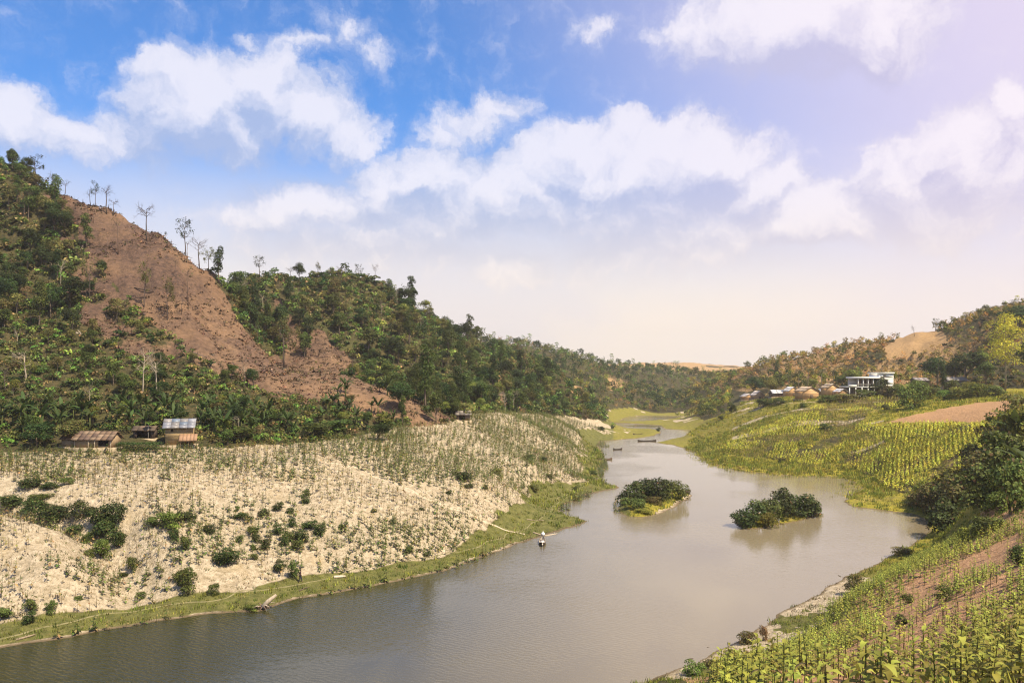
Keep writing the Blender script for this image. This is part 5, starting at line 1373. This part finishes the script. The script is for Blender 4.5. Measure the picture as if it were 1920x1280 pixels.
def posts(o, pts_, r, h, col=POST, z0=-.6):
    for (x, y) in pts_:
        g = G(); g.tube([(x, y, z0), (x + rt_.normal(0, .02), y, h)], [r, r * .85], col, 6); part('post', g.mesh('post', wood), o)
def pad(p, w, d, rz, name='floor_slab', parent=None):
    g = G(); g.box(-w / 2, w / 2, -d / 2, d / 2, -1.6, .06, (.36, .28, .18)); return part(name, g.mesh(name, earthm), parent)
def gable_end(o, w, d, h, zr, side, col):
    pass

# ---- thatched low hut on the left
p = ground(184, 838); D = p.y; m_ = D / F
o = thing('thatched_hut', 'low bamboo hut with brown thatch panel roof left of the papaya tree', 'hut', p, R(-4))
pad(p, 8.2, 4.6, 0, parent=o)
walls(o, 6.6, 3.2, 1.55, 2.75, 0, bamboo, (.30, .21, .12), True, (-1, 1.0, 2.9, .35, 1.35))
roof_sheets(o, 6.7, 3.4, 1.42, 2.78, .35, 7, 3, thatch, [(.16, .105, .07), (.20, .135, .09), (.125, .085, .065), (.24, .17, .115)])
posts(o, [(-.6, -1.95), (.55, -1.95), (-3.3, -1.7), (3.3, -1.7)], .055, 1.5, (.45, .36, .25))
g = G(); g.box(1.05, 2.85, -1.5, -1.44, .4, 1.3, VOID); part('window', g.mesh('window', wood), o)
p2 = ground(134, 838)
o = thing('side_shed', 'dim bamboo shed under the olive tree left of the thatched hut', 'shed', p2 + Vector((0, .8, 0)), R(-6))
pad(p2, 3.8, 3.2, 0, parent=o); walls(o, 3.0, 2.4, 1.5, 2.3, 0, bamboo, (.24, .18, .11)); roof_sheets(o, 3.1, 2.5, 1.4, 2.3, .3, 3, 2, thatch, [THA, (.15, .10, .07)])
# ---- tin roofed two storey hut
p = ground(333, 834)
o = thing('bamboo_house', 'tall bamboo hut with pale tin roof and thatched lean-to at the field edge', 'hut', p + Vector((0, 1.2, 0)), R(16))
pad(p, 6.2, 5.4, 0, parent=o)
walls(o, 4.6, 3.6, 3.35, 4.7, 0, bamboo, BAM, True)
rf = roof_sheets(o, 4.7, 3.8, 3.2, 4.72, .45, 4, 3, tin, [TIN, (.25, .25, .265), (.16, .19, .23), (.22, .20, .18)], .03)
g = G(); g.box(-1.35, -1.0, -1.9, -1.868, 2.55, 2.95, VOID); part('window', g.mesh('window', wood), o)
for zz in (.85, 1.7, 2.5):   # bamboo battens across the front
    g = G(); g.tube([(-2.3, -1.9, zz), (2.3, -1.9, zz)], [.035, .035], (.22, .15, .08), 5); part('batten', g.mesh('batten', wood), o)
# lean-to in front on the right
g = G(); g.tube([(.3, -1.93, 1.98), (3.1, -1.93, 1.98)], [.05, .05], POST, 5); g.tube([(.3, -3.3, 1.05), (3.1, -3.3, 1.05)], [.05, .05], POST, 5)
lt = part('lean_to_roof', g.mesh('lean_to_roof', wood), o)
for i in range(5):
    x0 = .1 + i * .62; gg = G(); gg.slab((x0, -1.94, 2.06 + rt_.uniform(0, .04)), (x0, -3.55, 1.0 + rt_.uniform(-.06, .04)), (x0 + .61, -3.55, 1.0 + rt_.uniform(-.06, .04)), (x0 + .61, -1.94, 2.06), .16, np.array((.33, .20, .12)) * rt_.uniform(.85, 1.15)); part('thatch_bundle', gg.mesh('thatch_bundle', thatch), lt)
posts(o, [(.45, -3.25), (1.75, -3.25), (3.0, -3.25)], .05, 1.05)
# dark open shed behind the arbour
p = ground(266, 823)
o = thing('open_shed', 'dark open shed behind the vine arbour between the huts', 'shed', p + Vector((0, 1.5, 0)), R(4))
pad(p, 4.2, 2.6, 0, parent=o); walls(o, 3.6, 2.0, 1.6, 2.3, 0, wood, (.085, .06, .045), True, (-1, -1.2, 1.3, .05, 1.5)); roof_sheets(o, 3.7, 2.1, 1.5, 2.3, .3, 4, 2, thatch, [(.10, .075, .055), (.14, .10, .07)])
# vine arbour
p = ground(262, 844)
o = thing('vine_arbour', 'flat topped vine arbour between the thatched hut and the tin roofed hut', 'arbour', p, R(2))
posts(o, [(x, y) for x in (-3.4, -1.2, 1.2, 3.4) for y in (-.9, .9)], .05, 1.2)
r = np.random.default_rng(91); n = 1500
Pp = np.c_[r.uniform(-3.8, 3.8, n), r.uniform(-1.2, 1.2, n), 1.25 + r.normal(0, .12, n)]; m = r.random(n) < .35
Pp[m, 1] = -1.15 + r.normal(0, .12, m.sum()); Pp[m, 2] = r.uniform(.1, 1.3, m.sum())
g = G(); cards(g, Pp, r.normal(0, .4, (n, 3)) + (0, -.2, 1), .24, tinted((.05, .075, .018), n, r), r); part('foliage', g.mesh('foliage', fol), o)
# ---- small hut at the foot of the second hill
p = ground(868, 788)
o = thing('small_hut', 'small dark hut beside the olive thicket at the far edge of the field', 'hut', p + Vector((0, .5, 0)), R(8))
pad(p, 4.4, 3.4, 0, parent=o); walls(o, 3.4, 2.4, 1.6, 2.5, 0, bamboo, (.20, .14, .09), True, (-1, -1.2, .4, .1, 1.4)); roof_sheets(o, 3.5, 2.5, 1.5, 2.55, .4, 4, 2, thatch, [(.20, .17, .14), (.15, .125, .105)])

# ---- village on the right shelf: (left px, right px, roof top, eave, base, ridge along view?, colours, label)
def village(px0, px1, top, eave, base, rz, label, col, rcol, mat=tin, deep=5.0, view=True, opening=None, dz=0.0):
    pc = ground((px0 + px1) / 2, base); k = pc.y / F
    w = (px1 - px0) * k / 1.16; h = max((base - eave) * k, 1.4); zr = (base - top) * k
    o = thing('bamboo_house', label, 'house', pc + Vector((0, deep / 2 if view else w / 2, dz)), R(rz), 'bamboo houses of the riverside village')
    # ridge along the line of sight when the gable faces us
    if view:
        o.rotation_euler = (0, 0, R(rz + 90)); ww, dd = deep, w
    else: ww, dd = w, deep
    g = G(); g.box(-ww / 2 - .5, ww / 2 + .5, -dd / 2 - .5, dd / 2 + .5, -2.2, .08, (.34, .25, .15)); part('plinth', g.mesh('plinth', earthm), o)
    walls(o, ww, dd, h, zr, 0, bamboo, col, True)
    roof_sheets(o, ww + .1, dd + .1, h - .12, zr, .4, 3, 2, mat, rcol)
    if view:   # door and battens on the gable facing us
        g = G(); g.box(-ww / 2 - .10, -ww / 2 - .064, -dd * .12, dd * .10, .1, min(1.9, h * .8), (.12, .08, .05)); part('door', g.mesh('door', wood), o)
        for t in (.35, .7, .98):
            g = G(); g.tube([(-ww / 2 - .085, -dd / 2, h * t), (-ww / 2 - .085, dd / 2, h * t)], [.04, .04], (.26, .17, .08), 4); part('batten', g.mesh('batten', wood), o)
        posts(o, [(-ww / 2 - .09, -dd / 2 + .02), (-ww / 2 - .09, dd / 2 - .02)], .06, h)
    else:
        g = G(); g.box(-ww * .1, ww * .1, -dd / 2 - .10, -dd / 2 - .064, .1, min(1.8, h * .85), (.10, .07, .045)); part('door', g.mesh('door', wood), o)
    return o
ORG = (.52, .30, .13); ORG2 = (.56, .34, .16); SHEET = [(.55, .47, .40), (.62, .54, .46), (.48, .40, .34)]
village(1393, 1414, 738, 743, 750, 14, 'smallest bamboo house at the left end of the village', ORG, SHEET)
village(1412, 1434, 733, 741, 749, 10, 'second small bamboo house from the left end of the village', (.34, .22, .12), SHEET)
village(1447, 1478, 731, 737, 744, 8, 'long low house with a pale lean-to roof in the village', (.16, .11, .07), [(.62, .60, .58), (.55, .52, .50)], deep=4, view=False)
village(1474, 1498, 725, 733, 743, 12, 'bamboo house with tin roof behind the long low house', ORG, [(.60, .56, .52), (.5, .46, .42)], deep=5)
village(1500, 1536, 725, 733, 749, 14, 'largest bamboo house with banded gable wall in the village', ORG2, [(.36, .26, .17), (.42, .32, .22)], thatch, 6)
village(1537, 1552, 729, 733, 740, 6, 'little shed with white roof between the two biggest houses', (.24, .17, .10), [(.66, .64, .62)], deep=3, view=False)
village(1547, 1574, 719, 727, 743, 10, 'tall narrow bamboo house with rounded thatch near the white building', ORG2, [(.36, .27, .18), (.42, .33, .24)], thatch, 5)
village(1571, 1588, 729, 734, 744, 10, 'small tin roofed house touching the white building', ORG, [(.60, .55, .52)], deep=4)
# grey roofs behind the bushes on the right
for (a, b, t, e, q, lb) in [(1716, 1744, 708, 713, 724, 'grey tin roofed shed left of the slim dark tree'), (1778, 1822, 707, 713, 726, 'long grey tin roofed shed behind the bushes on the right')]:
    village(a, b, t, e, q, 4, lb, (.16, .13, .10), [(.26, .22, .19), (.20, .17, .15)], deep=4, view=False)
for (px, py, w, h, k, lb) in [(1722, 734, 34, 24, 'mid', 'green bush hiding the front of the grey shed'), (1790, 738, 34, 26, 'mid', 'green bush before the long grey shed'), (1816, 736, 30, 22, 'lime', 'light bush at the right end of the long grey shed')]:
    put_px(k, px, py, w, h, lb)

# ---- the white two storey building
p = ground(1632, 742); k = p.y / F
bw = thing('white_building', 'unfinished white two storey concrete building with open bays above the village', 'building', p + Vector((0, 4, 0)), R(6))
def px2(x): return (x - 1632) * k
def pz(y): return (742 - y) * k
def bpart(name, boxes, col=WHITE, mat=plaster, parent=bw):
    g = G()
    for b in boxes: g.box(*b, col)
    return part(name, g.mesh(name, mat), parent)
z1, z2 = pz(725), pz(709); x0, x1, xt, xr = px2(1588), px2(1606), px2(1648), px2(1676)
bpart('plinth', [(x0 - .3, xr + .3, -3.8, 4.4, -2.5, .15)], (.55, .50, .43))
bpart('floor_slab', [(x0, xr, -4.0, 4.0, z1 - .22, z1 + .12)])
bpart('roof_slab', [(x1 - .7, xt + .2, -4.4, 4.2, z2 - .15, z2 + .55)])
lw = bpart('parapet', [(x0 - .2, x1 - .75, -4.2, -3.9, z1 + .13, z1 + .75)])
bpart('rear_wall', [(x0 + .1, x1 - .2, 3.6, 3.8, .16, z1 - .24), (x1 - .19, xr - .1, 3.6, 3.8, .16, z1 - .24), (x1 - .1, xr - .1, 3.55, 3.75, z1 + .13, z2 - .17)], (.62, .57, .50))
tw = bpart('stair_tower', [(xt, xt + .25, -3.9, 3.5, z1 + .13, pz(700)), (xr - .25, xr, -3.9, 3.5, .16, pz(700)), (xt + .26, xr - .26, 3.2, 3.5, z1 + .13, pz(700)), (xt + .26, xr - .26, -3.9, -3.65, z1 + .13, z1 + .8), (xt + .26, xr - .26, -3.9, -3.65, pz(712), pz(708.5)), (xt + .26, xt + 1.6, -3.9, -3.65, pz(708.4), pz(700)), (xt + 2.7, xr - .26, -3.9, -3.65, pz(708.4), pz(700)), (xt + 1.61, xt + 2.69, -3.9, -3.65, pz(702.6), pz(700)), (xt + 3.6, xr - .26, -3.9, -3.65, z1 + .81, pz(712.1))])
part('tower_roof', G().box(xt - .5, xr + .3, -4.3, 3.9, pz(700) + .01, pz(698)+.05, WHITE).mesh('tower_roof', plaster), bw)
for xx in np.linspace(x0 + .1, xr - .35, 8):
    g = G(); g.box(xx, xx + .3, -3.95, -3.65, .16, z1 - .23, WHITE); part('column', g.mesh('column', plaster), bw)
for xx in np.linspace(x1 - .05, xt - .6, 5):
    g = G(); g.box(xx, xx + .28, -3.95, -3.65, z1 + .13, z2 - .16, WHITE); part('column', g.mesh('column', plaster), bw)
xs = np.linspace(x0 + .1, xr - .35, 8)
for i in range(7):   # dark rooms behind the bays: set-back panels carry their shade as colour
    g = G(); g.box(xs[i] + .32, xs[i + 1] - .02, -2.6, -2.5, .16, z1 - .24, (.14, .075, .05) if i % 2 else (.08, .06, .055)); part('door', g.mesh('door', wood), bw)
xs = np.linspace(x1 - .05, xt - .6, 5)
for i in range(4):
    g = G(); g.box(xs[i] + .30, xs[i + 1] - .02, -2.6, -2.5, z1 + .14, z2 - .16, (.10, .07, .06) if i % 2 else (.15, .085, .06)); wn = part('window', g.mesh('window', glassm), bw)
    g = G(); g.box(xs[i] + .29, xs[i + 1] - .01, -3.75, -3.69, z1 + .9, z1 + 1.0, WHITE); part('rail', g.mesh('rail', plaster), bw)
g = G(); g.box(xt + .27, xt + 3.58, -3.0, -2.9, z1 + .82, pz(712.1), (.08, .055, .05)); part('window', g.mesh('window', glassm), bw)
g = G(); g.box(xt + 1.62, xt + 2.68, -3.75, -3.7, pz(708.4), pz(702.7), (.30, .24, .20)); part('window', g.mesh('window', glassm), bw)

# ---- boats
def canoe(L, w, name, label, loc, rz, col=(.05, .038, .03), inner=(.40, .34, .26), seats=2, fill=None):
    """dugout with raised pointed ends; shell, inner floor, thwarts"""
    o = thing(name, label, 'canoe', loc, rz)
    n = 14; k = 7; V = []; 
    def ring(t, s, dz):
        hw = w / 2 * (math.sin(math.pi * min(max(t, .015), .985)) ** .62) * s; top = .30 + .42 * abs(2 * t - 1) ** 3
        out = []
        for j in range(k):
            a = math.pi * j / (k - 1); out.append((L * (t - .5), -hw * math.cos(a), top - (top + .16 - dz) * math.sin(a) ** .7))
        return out
    for i in range(n): V += ring(i / (n - 1), 1, 0)
    off = len(V)
    for i in range(n): V += ring(i / (n - 1), .86, .05)
    T = []
    for q, fl in ((0, False), (off, True)):
        for i in range(n - 1):
            for j in range(k - 1):
                a = q + i * k + j; t = [(a, a + 1, a + k + 1), (a, a + k + 1, a + k)]
                T += [x[::-1] for x in t] if fl else t
    for i in range(n - 1):   # gunwales
        for j in (0, k - 1):
            a, b = i * k + j, off + i * k + j; T += [(a, a + k, b + k), (a, b + k, b)]
    C = np.zeros((len(V), 3)); C[:off] = col; C[off:] = np.array(inner)
    g = G(); g.add(V, T, (1, 1, 1)); g.c[-1][:] = C; part('hull', g.mesh('hull', wood, False), o)
    for i in range(seats):
        x = L * (-.22 + .44 * i / max(seats - 1, 1)); g = G(); g.box(x - .12, x + .12, -w * .40, w * .40, .16, .20, (.30, .22, .14)); part('thwart', g.mesh('thwart', wood), o)
    if fill:
        g = G(); g.box(-L * .3, L * .3, -w * .26, w * .26, -.08, .10, fill); part('floorboard', g.mesh('floorboard', wood), o)
    return o
x, y = wp(1017, 1017)
canoe(6.2, 1.25, 'canoe', 'dark moored canoe with pale inside at the tip of the grassy bank', (x, y, .05), R(88), fill=(.55, .50, .44))
x, y = wp(1213, 827); canoe(7.8, 1.1, 'canoe', 'long dark canoe lying across the far narrows', (x, y, .06), R(4), inner=(.10, .075, .06))
x, y = wp(1158, 843); canoe(3.6, .9, 'canoe', 'small dark canoe drifting near the far left bank', (x, y, .05), R(18), inner=(.14, .10, .08), seats=1)
x, y = wp(1137, 862); canoe(4.6, 1.0, 'canoe', 'small brown canoe pulled against the left bank', (x, y, .06), R(30), col=(.12, .08, .05), inner=(.28, .20, .14))
x, y = wp(1196, 816); canoe(4.4, 1.0, 'canoe', 'tiny dark canoe beached on the far sandbar', (x, y + .5, .25), R(8), inner=(.12, .09, .07), seats=1)
# white bundle on the bank at the canoe's stern, and driftwood poles
p = ground(1018, 1003); o = thing('white_sack', 'small white sack on the bank behind the moored canoe', 'sack', p)
g = G(); r = np.random.default_rng(5); a = []
for j, (zz, rr) in enumerate([(-.05, .26), (.15, .33), (.38, .30), (.52, .14), (.62, .10)]): a.append((0, 0, zz))
g.tube([(0, 0, -.05), (.02, 0, .15), (0, .02, .38), (.03, 0, .52), (.05, .01, .66)], [.26, .34, .30, .13, .11], (.75, .73, .68), 9); part('body', g.mesh('body', cloth, True), o)
g = G(); g.tube([(.03, 0, .50), (.03, 0, .56)], [.14, .14], (.35, .28, .18), 9); part('tie', g.mesh('tie', cloth), o)
def log(pxa, pya, pxb, pyb, rad, label, col=(.34, .26, .17), name='driftwood_log', twigs=3, lift=.0):
    a, b = ground(pxa, pya), ground(pxb, pyb); a = a + Vector((0, 0, rad * .5)); b = b + Vector((0, 0, rad * .5 + lift))
    o = thing(name, label, 'log', a); d = np.array(b - a); L = np.linalg.norm(d); r = np.random.default_rng(int(pxa * 7 + pya))
    g = G(); g.tube([np.zeros(3), d * .35 + r.normal(0, .05 * L * .3, 3) * (1, 1, .2), d * .7, d], [rad, rad * .9, rad * .75, rad * .45], col, 7); part('trunk', g.mesh('trunk', bark), o)
    for i in range(twigs):
        t = r.uniform(.3, .9); e = d / L * r.uniform(.2, .5) + r.normal(0, .4, 3); e[2] = abs(e[2]) * .8
        g = G(); g.tube([d * t, d * t + e * L * .12, d * t + e * L * .22], [rad * .4, rad * .28, rad * .1], col, 4); part('branch', g.mesh('branch', bark), o)
    return o
log(1000, 999, 1014, 1003, .16, 'short driftwood log left of the white sack')
log(1022, 1004, 1048, 999, .14, 'long pale driftwood pole right of the white sack', (.44, .35, .24))
log(626, 1083, 648, 1081, .22, 'pale bleached log lying on the grass right of the walking person', (.55, .45, .33), twigs=1)
log(988, 974, 1020, 976, .10, 'thin dry branches lying on the grass above the canoe', (.36, .28, .18), twigs=5)
log(132, 622, 176, 633, .22, 'pale fallen trunk in the scrub at the left edge of the brown slope', (.52, .42, .31), twigs=4)
log(80, 475, 98, 498, .25, 'pale fallen trunk high on the left hillside', (.45, .36, .27), twigs=2)
log(140, 486, 156, 468, .22, 'dark fallen trunk high on the brown slope', (.12, .09, .07), twigs=2, lift=1.2)
log(252, 540, 290, 548, .20, 'dark fallen log lying across the brown slope', (.10, .07, .05), twigs=3)
log(362, 664, 388, 672, .45, 'thick dark fallen log at the foot of the brown slope', (.12, .085, .06), twigs=2)
log(30, 1200, 66, 1190, .13, 'brown driftwood at the water edge in the lower left', (.26, .20, .13), twigs=4)
log(560, 1108, 580, 1100, .10, 'dark brush lying on the grass below the walking person', (.12, .09, .06), twigs=5)
log(1290, 1236, 1300, 1234, .15, 'small dark stick at the water edge of the near right bank', (.07, .05, .035), twigs=2)
log(1326, 1213, 1334, 1211, .13, 'tiny dark snag in the shallows off the near right bank', (.07, .05, .035), twigs=2)
log(1572, 1078, 1577, 1081, .12, 'small dark snag at the tip of the pale spit', (.06, .045, .03), twigs=2)
# the uprooted stump in the shallows
p = ground(492, 1142); o = thing('uprooted_stump', 'uprooted stump with tangled roots in the shallows below the grass strip', 'stump', p + Vector((0, 0, .1)))
r = np.random.default_rng(17); g = G(); g.tube([(0, 0, .1), (.6, .3, .8), (1.5, .5, 1.5)], [.34, .28, .16], (.36, .29, .21), 7); part('trunk', g.mesh('trunk', bark), o)
for i in range(14):
    a = r.uniform(0, 6.28); e = np.array((math.cos(a), math.sin(a) * .7, r.uniform(-.1, .5))); l = r.uniform(.7, 1.7)
    g = G(); g.tube([(0, 0, .15), e * l * .5 + (0, 0, .25), e * l + (0, 0, r.uniform(-.2, .1))], [.11, .07, .02], (.20, .13, .09) if i % 3 else (.40, .33, .25), 4); part('root', g.mesh('root', bark), o)
put_px('fresh', 472, 1142, 26, 12, 'bright weeds growing on the silt beside the uprooted stump', None, False, 'bush')
# dead white stem on the drowned islet
p = ground(1461, 985); o = thing('dead_stem', 'forked white dead stem at the front of the drowned islet', 'dead tree', p)
g = G(); g.tube([(0, 0, -.4), (-.05, 0, .7), (-.02, 0, 1.4)], [.06, .05, .03], (.55, .50, .42), 5); part('trunk', g.mesh('trunk', bark), o)
g = G(); g.tube([(-.05, 0, .8), (-.4, 0, 1.25), (-.5, 0, 1.5)], [.04, .03, .015], (.55, .50, .42), 4); part('branch', g.mesh('branch', bark), o)
# scrubby dry shrubs on the near right bank
for (px, py, w, h, k, lb) in [(1400, 1205, 40, 26, 'olive', 'dry twiggy shrub on the pale bank in front'), (1370, 1236, 30, 24, 'olive', 'small dry shrub beside the water on the near bank'), (1432, 1200, 20, 30, 'dry', 'thin brown shrub at the foot of the tobacco slope'), (1300, 1265, 40, 28, 'fresh', 'leafy weed clump at the bottom edge on the near bank'), (1330, 1250, 26, 18, 'olive', 'low olive shrub near the bottom edge on the bank'), (1400, 1232, 14, 16, 'dry', 'tiny brown shrub on the near pale bank'),
                              (1605, 1110, 40, 36, 'olive', 'round olive shrub at the edge of the near tobacco'), (1775, 1125, 34, 30, 'mid', 'green shrub on the bare red patch of the near slope'), (1700, 1130, 26, 22, 'mid', 'small green shrub left of the bare red patch'), (1690, 1172, 30, 24, 'dark', 'dark shrub below the bare red patch'), (1915, 1060, 50, 40, 'dark', 'dark shrub at the right edge above the near tobacco'), (1690, 1040, 40, 18, 'olive', 'tall grass clump at the near bend of the bank')]:
    put_px(k, px, py, w, h, lb)

# ---- the person on the path: one skin-modifier body, clothes as children
def person(loc, rz, label):
    H = 1.66
    J = {'hip': (0, 0, .90), 'belly': (0, 0, 1.05), 'chest': (0, .01, 1.26), 'neck': (0, .015, 1.42), 'head0': (0, .03, 1.50), 'head': (0, .03, 1.60),
         'shl': (-.17, .01, 1.36), 'ell': (-.22, -.06, 1.10), 'wrl': (-.20, .08, .90), 'hal': (-.19, .12, .82), 'shr': (.17, .01, 1.36), 'elr': (.23, .03, 1.10), 'wrr': (.21, .18, .93), 'har': (.20, .22, .86),
         'hpl': (-.09, 0, .86), 'knl': (-.10, .16, .50), 'anl': (-.10, .20, .09), 'tol': (-.10, .36, .03), 'hpr': (.09, 0, .86), 'knr': (.10, -.02, .48), 'anr': (.10, -.24, .12), 'tor': (.10, -.10, .03)}
    E = [('hip', 'belly'), ('belly', 'chest'), ('chest', 'neck'), ('neck', 'head0'), ('head0', 'head'), ('chest', 'shl'), ('shl', 'ell'), ('ell', 'wrl'), ('wrl', 'hal'), ('chest', 'shr'), ('shr', 'elr'), ('elr', 'wrr'), ('wrr', 'har'),
         ('hip', 'hpl'), ('hpl', 'knl'), ('knl', 'anl'), ('anl', 'tol'), ('hip', 'hpr'), ('hpr', 'knr'), ('knr', 'anr'), ('anr', 'tor')]
    Rr_ = {'hip': .13, 'belly': .115, 'chest': .135, 'neck': .055, 'head0': .075, 'head': .088, 'shl': .062, 'shr': .062, 'ell': .043, 'elr': .043, 'wrl': .03, 'wrr': .03, 'hal': .032, 'har': .032, 'hpl': .085, 'hpr': .085, 'knl': .056, 'knr': .056, 'anl': .038, 'anr': .038, 'tol': .035, 'tor': .035}
    def skin(name, names, edges, rad, mat, col, grow=0.0, parent=None):
        ids = {n: i for i, n in enumerate(names)}; me = bpy.data.meshes.new(name)
        me.from_pydata([J[n] for n in names], [(ids[a], ids[b]) for a, b in edges], [])
        ob = bpy.data.objects.new(name, me); COL.objects.link(ob)
        ob.modifiers.new('skin', 'SKIN'); sk = me.skin_vertices[0].data
        for n, i in ids.items(): sk[i].radius = (rad[n] + grow, rad[n] + grow); sk[i].use_root = (i == 0)
        sb = ob.modifiers.new('sub', 'SUBSURF'); sb.levels = sb.render_levels = 2
        dg = bpy.context.evaluated_depsgraph_get(); m2 = bpy.data.meshes.new_from_object(ob.evaluated_get(dg)); bpy.data.objects.remove(ob)
        a = m2.attributes.new('col', 'FLOAT_COLOR', 'POINT'); c = np.ones((len(m2.vertices), 4), np.float32); c[:, :3] = col; a.data.foreach_set('color', c.ravel())
        m2.materials.clear(); m2.materials.append(mat); m2.name = name
        for p_ in m2.polygons: p_.use_smooth = True
        return part(name, m2, parent)
    o = thing('person', label, 'person', loc, rz)
    skin('body', list(J), E, Rr_, skin_m, (.16, .085, .05), 0, o)
    tn = ['chest', 'belly', 'hip', 'neck', 'shl', 'ell', 'shr', 'elr']; tr_ = dict(Rr_); tr_['neck'] = .05
    skin('shirt', tn, [('chest', 'belly'), ('belly', 'hip'), ('chest', 'shl'), ('shl', 'ell'), ('chest', 'shr'), ('shr', 'elr'), ('chest', 'neck')], tr_, cloth, (.05, .028, .03), .018, o)
    skin('trousers', ['hip', 'hpl', 'knl', 'anl', 'hpr', 'knr', 'anr'], [('hip', 'hpl'), ('hpl', 'knl'), ('knl', 'anl'), ('hip', 'hpr'), ('hpr', 'knr'), ('knr', 'anr')], Rr_, cloth, (.045, .045, .055), .02, o)
    g = G(); r = np.random.default_rng(2)   # cap of short hair over the skull, ears and face
    V = []; T = []; nu, nv = 10, 6
    for i in range(nv):
        ph = math.pi * .56 * i / (nv - 1)
        for j in range(nu):
            a = 2 * math.pi * j / nu; V.append((.100 * math.sin(ph) * math.cos(a), .02 + .112 * math.sin(ph) * math.sin(a) - .008, 1.605 + .105 * math.cos(ph)))
    for i in range(nv - 1):
        for j in range(nu):
            a, b = i * nu + j, i * nu + (j + 1) % nu; T += [(a, b, b + nu), (a, b + nu, a + nu)]
    g.add(V, T, (.012, .010, .009)); part('hair', g.mesh('hair', cloth, True), o)
    return o
p = ground(563, 1091); person(p, R(-75), 'person in dark clothes walking along the path on the grass strip')

# ---- footpaths: thin worn ribbons just above the ground
def footpath(name, pix, width, col, label):
    pts_ = [ground(a, b) for a, b in pix]; L = []
    for a, b in zip(pts_[:-1], pts_[1:]):
        n = max(int((b - a).length / .8), 2)
        for i in range(n): L.append((a + (b - a) * i / n))
    L.append(pts_[-1]); XY = np.array([(q.x, q.y) for q in L])
    XY = XY + np.c_[fbm(XY[:, 0] / 5, XY[:, 1] / 5, 3, 211), fbm(XY[:, 0] / 5 + 9, XY[:, 1] / 5, 3, 212)] * 2.2
    d = np.gradient(XY, axis=0); nrm_ = np.c_[-d[:, 1], d[:, 0]]; nrm_ /= np.linalg.norm(nrm_, axis=1, keepdims=True) + 1e-9
    w = width * (1 + .9 * fbm(XY[:, 0] / 2, XY[:, 1] / 2, 2, 213))[:, None]
    rows_ = [XY + nrm_ * w * k for k in (-.5, -.2, .2, .5)]
    V = []; n = len(XY)
    for rw, lift in zip(rows_, (-.04, .05, .05, -.04)): V.append(np.c_[rw, height(rw) + lift])
    V = np.concatenate(V); T = [(k * n + i, k * n + i + 1, (k + 1) * n + i + 1) for k in range(3) for i in range(n - 1)] + [(k * n + i, (k + 1) * n + i + 1, (k + 1) * n + i) for k in range(3) for i in range(n - 1)]
    T = np.array(T)[:, ::-1]
    g = G(); g.add(V, T, col); o = link(bpy.data.objects.new(name, g.mesh(name, earthm, True))); o['kind'] = 'structure'; o['label'] = label
footpath('footpath', [(-40, 1206), (60, 1184), (150, 1163), (300, 1139), (420, 1119), (563, 1091), (660, 1070), (760, 1053), (860, 1035), (950, 1004), (1010, 975), (1050, 935), (1090, 905)], .26, (.19, .165, .08), 'narrow worn footpath along the grass strip beside the river')
footpath('sand_track', [(600, 866), (660, 872), (720, 900), (790, 930), (850, 955), (930, 985), (985, 1000)], .55, (.46, .37, .25), 'pale sand track running down the terrace to the river')
footpath('village_path', [(1400, 765), (1450, 758), (1490, 756), (1530, 755)], .9, (.50, .38, .22), 'pale earth path in front of the village houses')

# ---- haze: even dry-season air round the whole valley
HZ = G(); HZ.box(-2700, 2700, -2700, 2700, -2.8, 150)
hv_, hf_, hc_ = HZ.arr()
hz = link(bpy.data.objects.new('haze', tri_mesh('haze', hv_, hf_))); hz['kind'] = 'stuff'; hz['label'] = 'thin warm haze filling the valley air'
hm = bpy.data.materials.new('haze_air'); hm.use_nodes = True; N = NT(hm.node_tree); N.n.clear()
pv = N.node('ShaderNodeVolumePrincipled'); pv.inputs['Color'].default_value = (.96, .90, .84, 1); pv.inputs['Density'].default_value = .00016; pv.inputs['Anisotropy'].default_value = .25
oo = N.node('ShaderNodeOutputMaterial'); N.l.new(pv.outputs[0], oo.inputs['Volume']); hz.data.materials.append(hm)
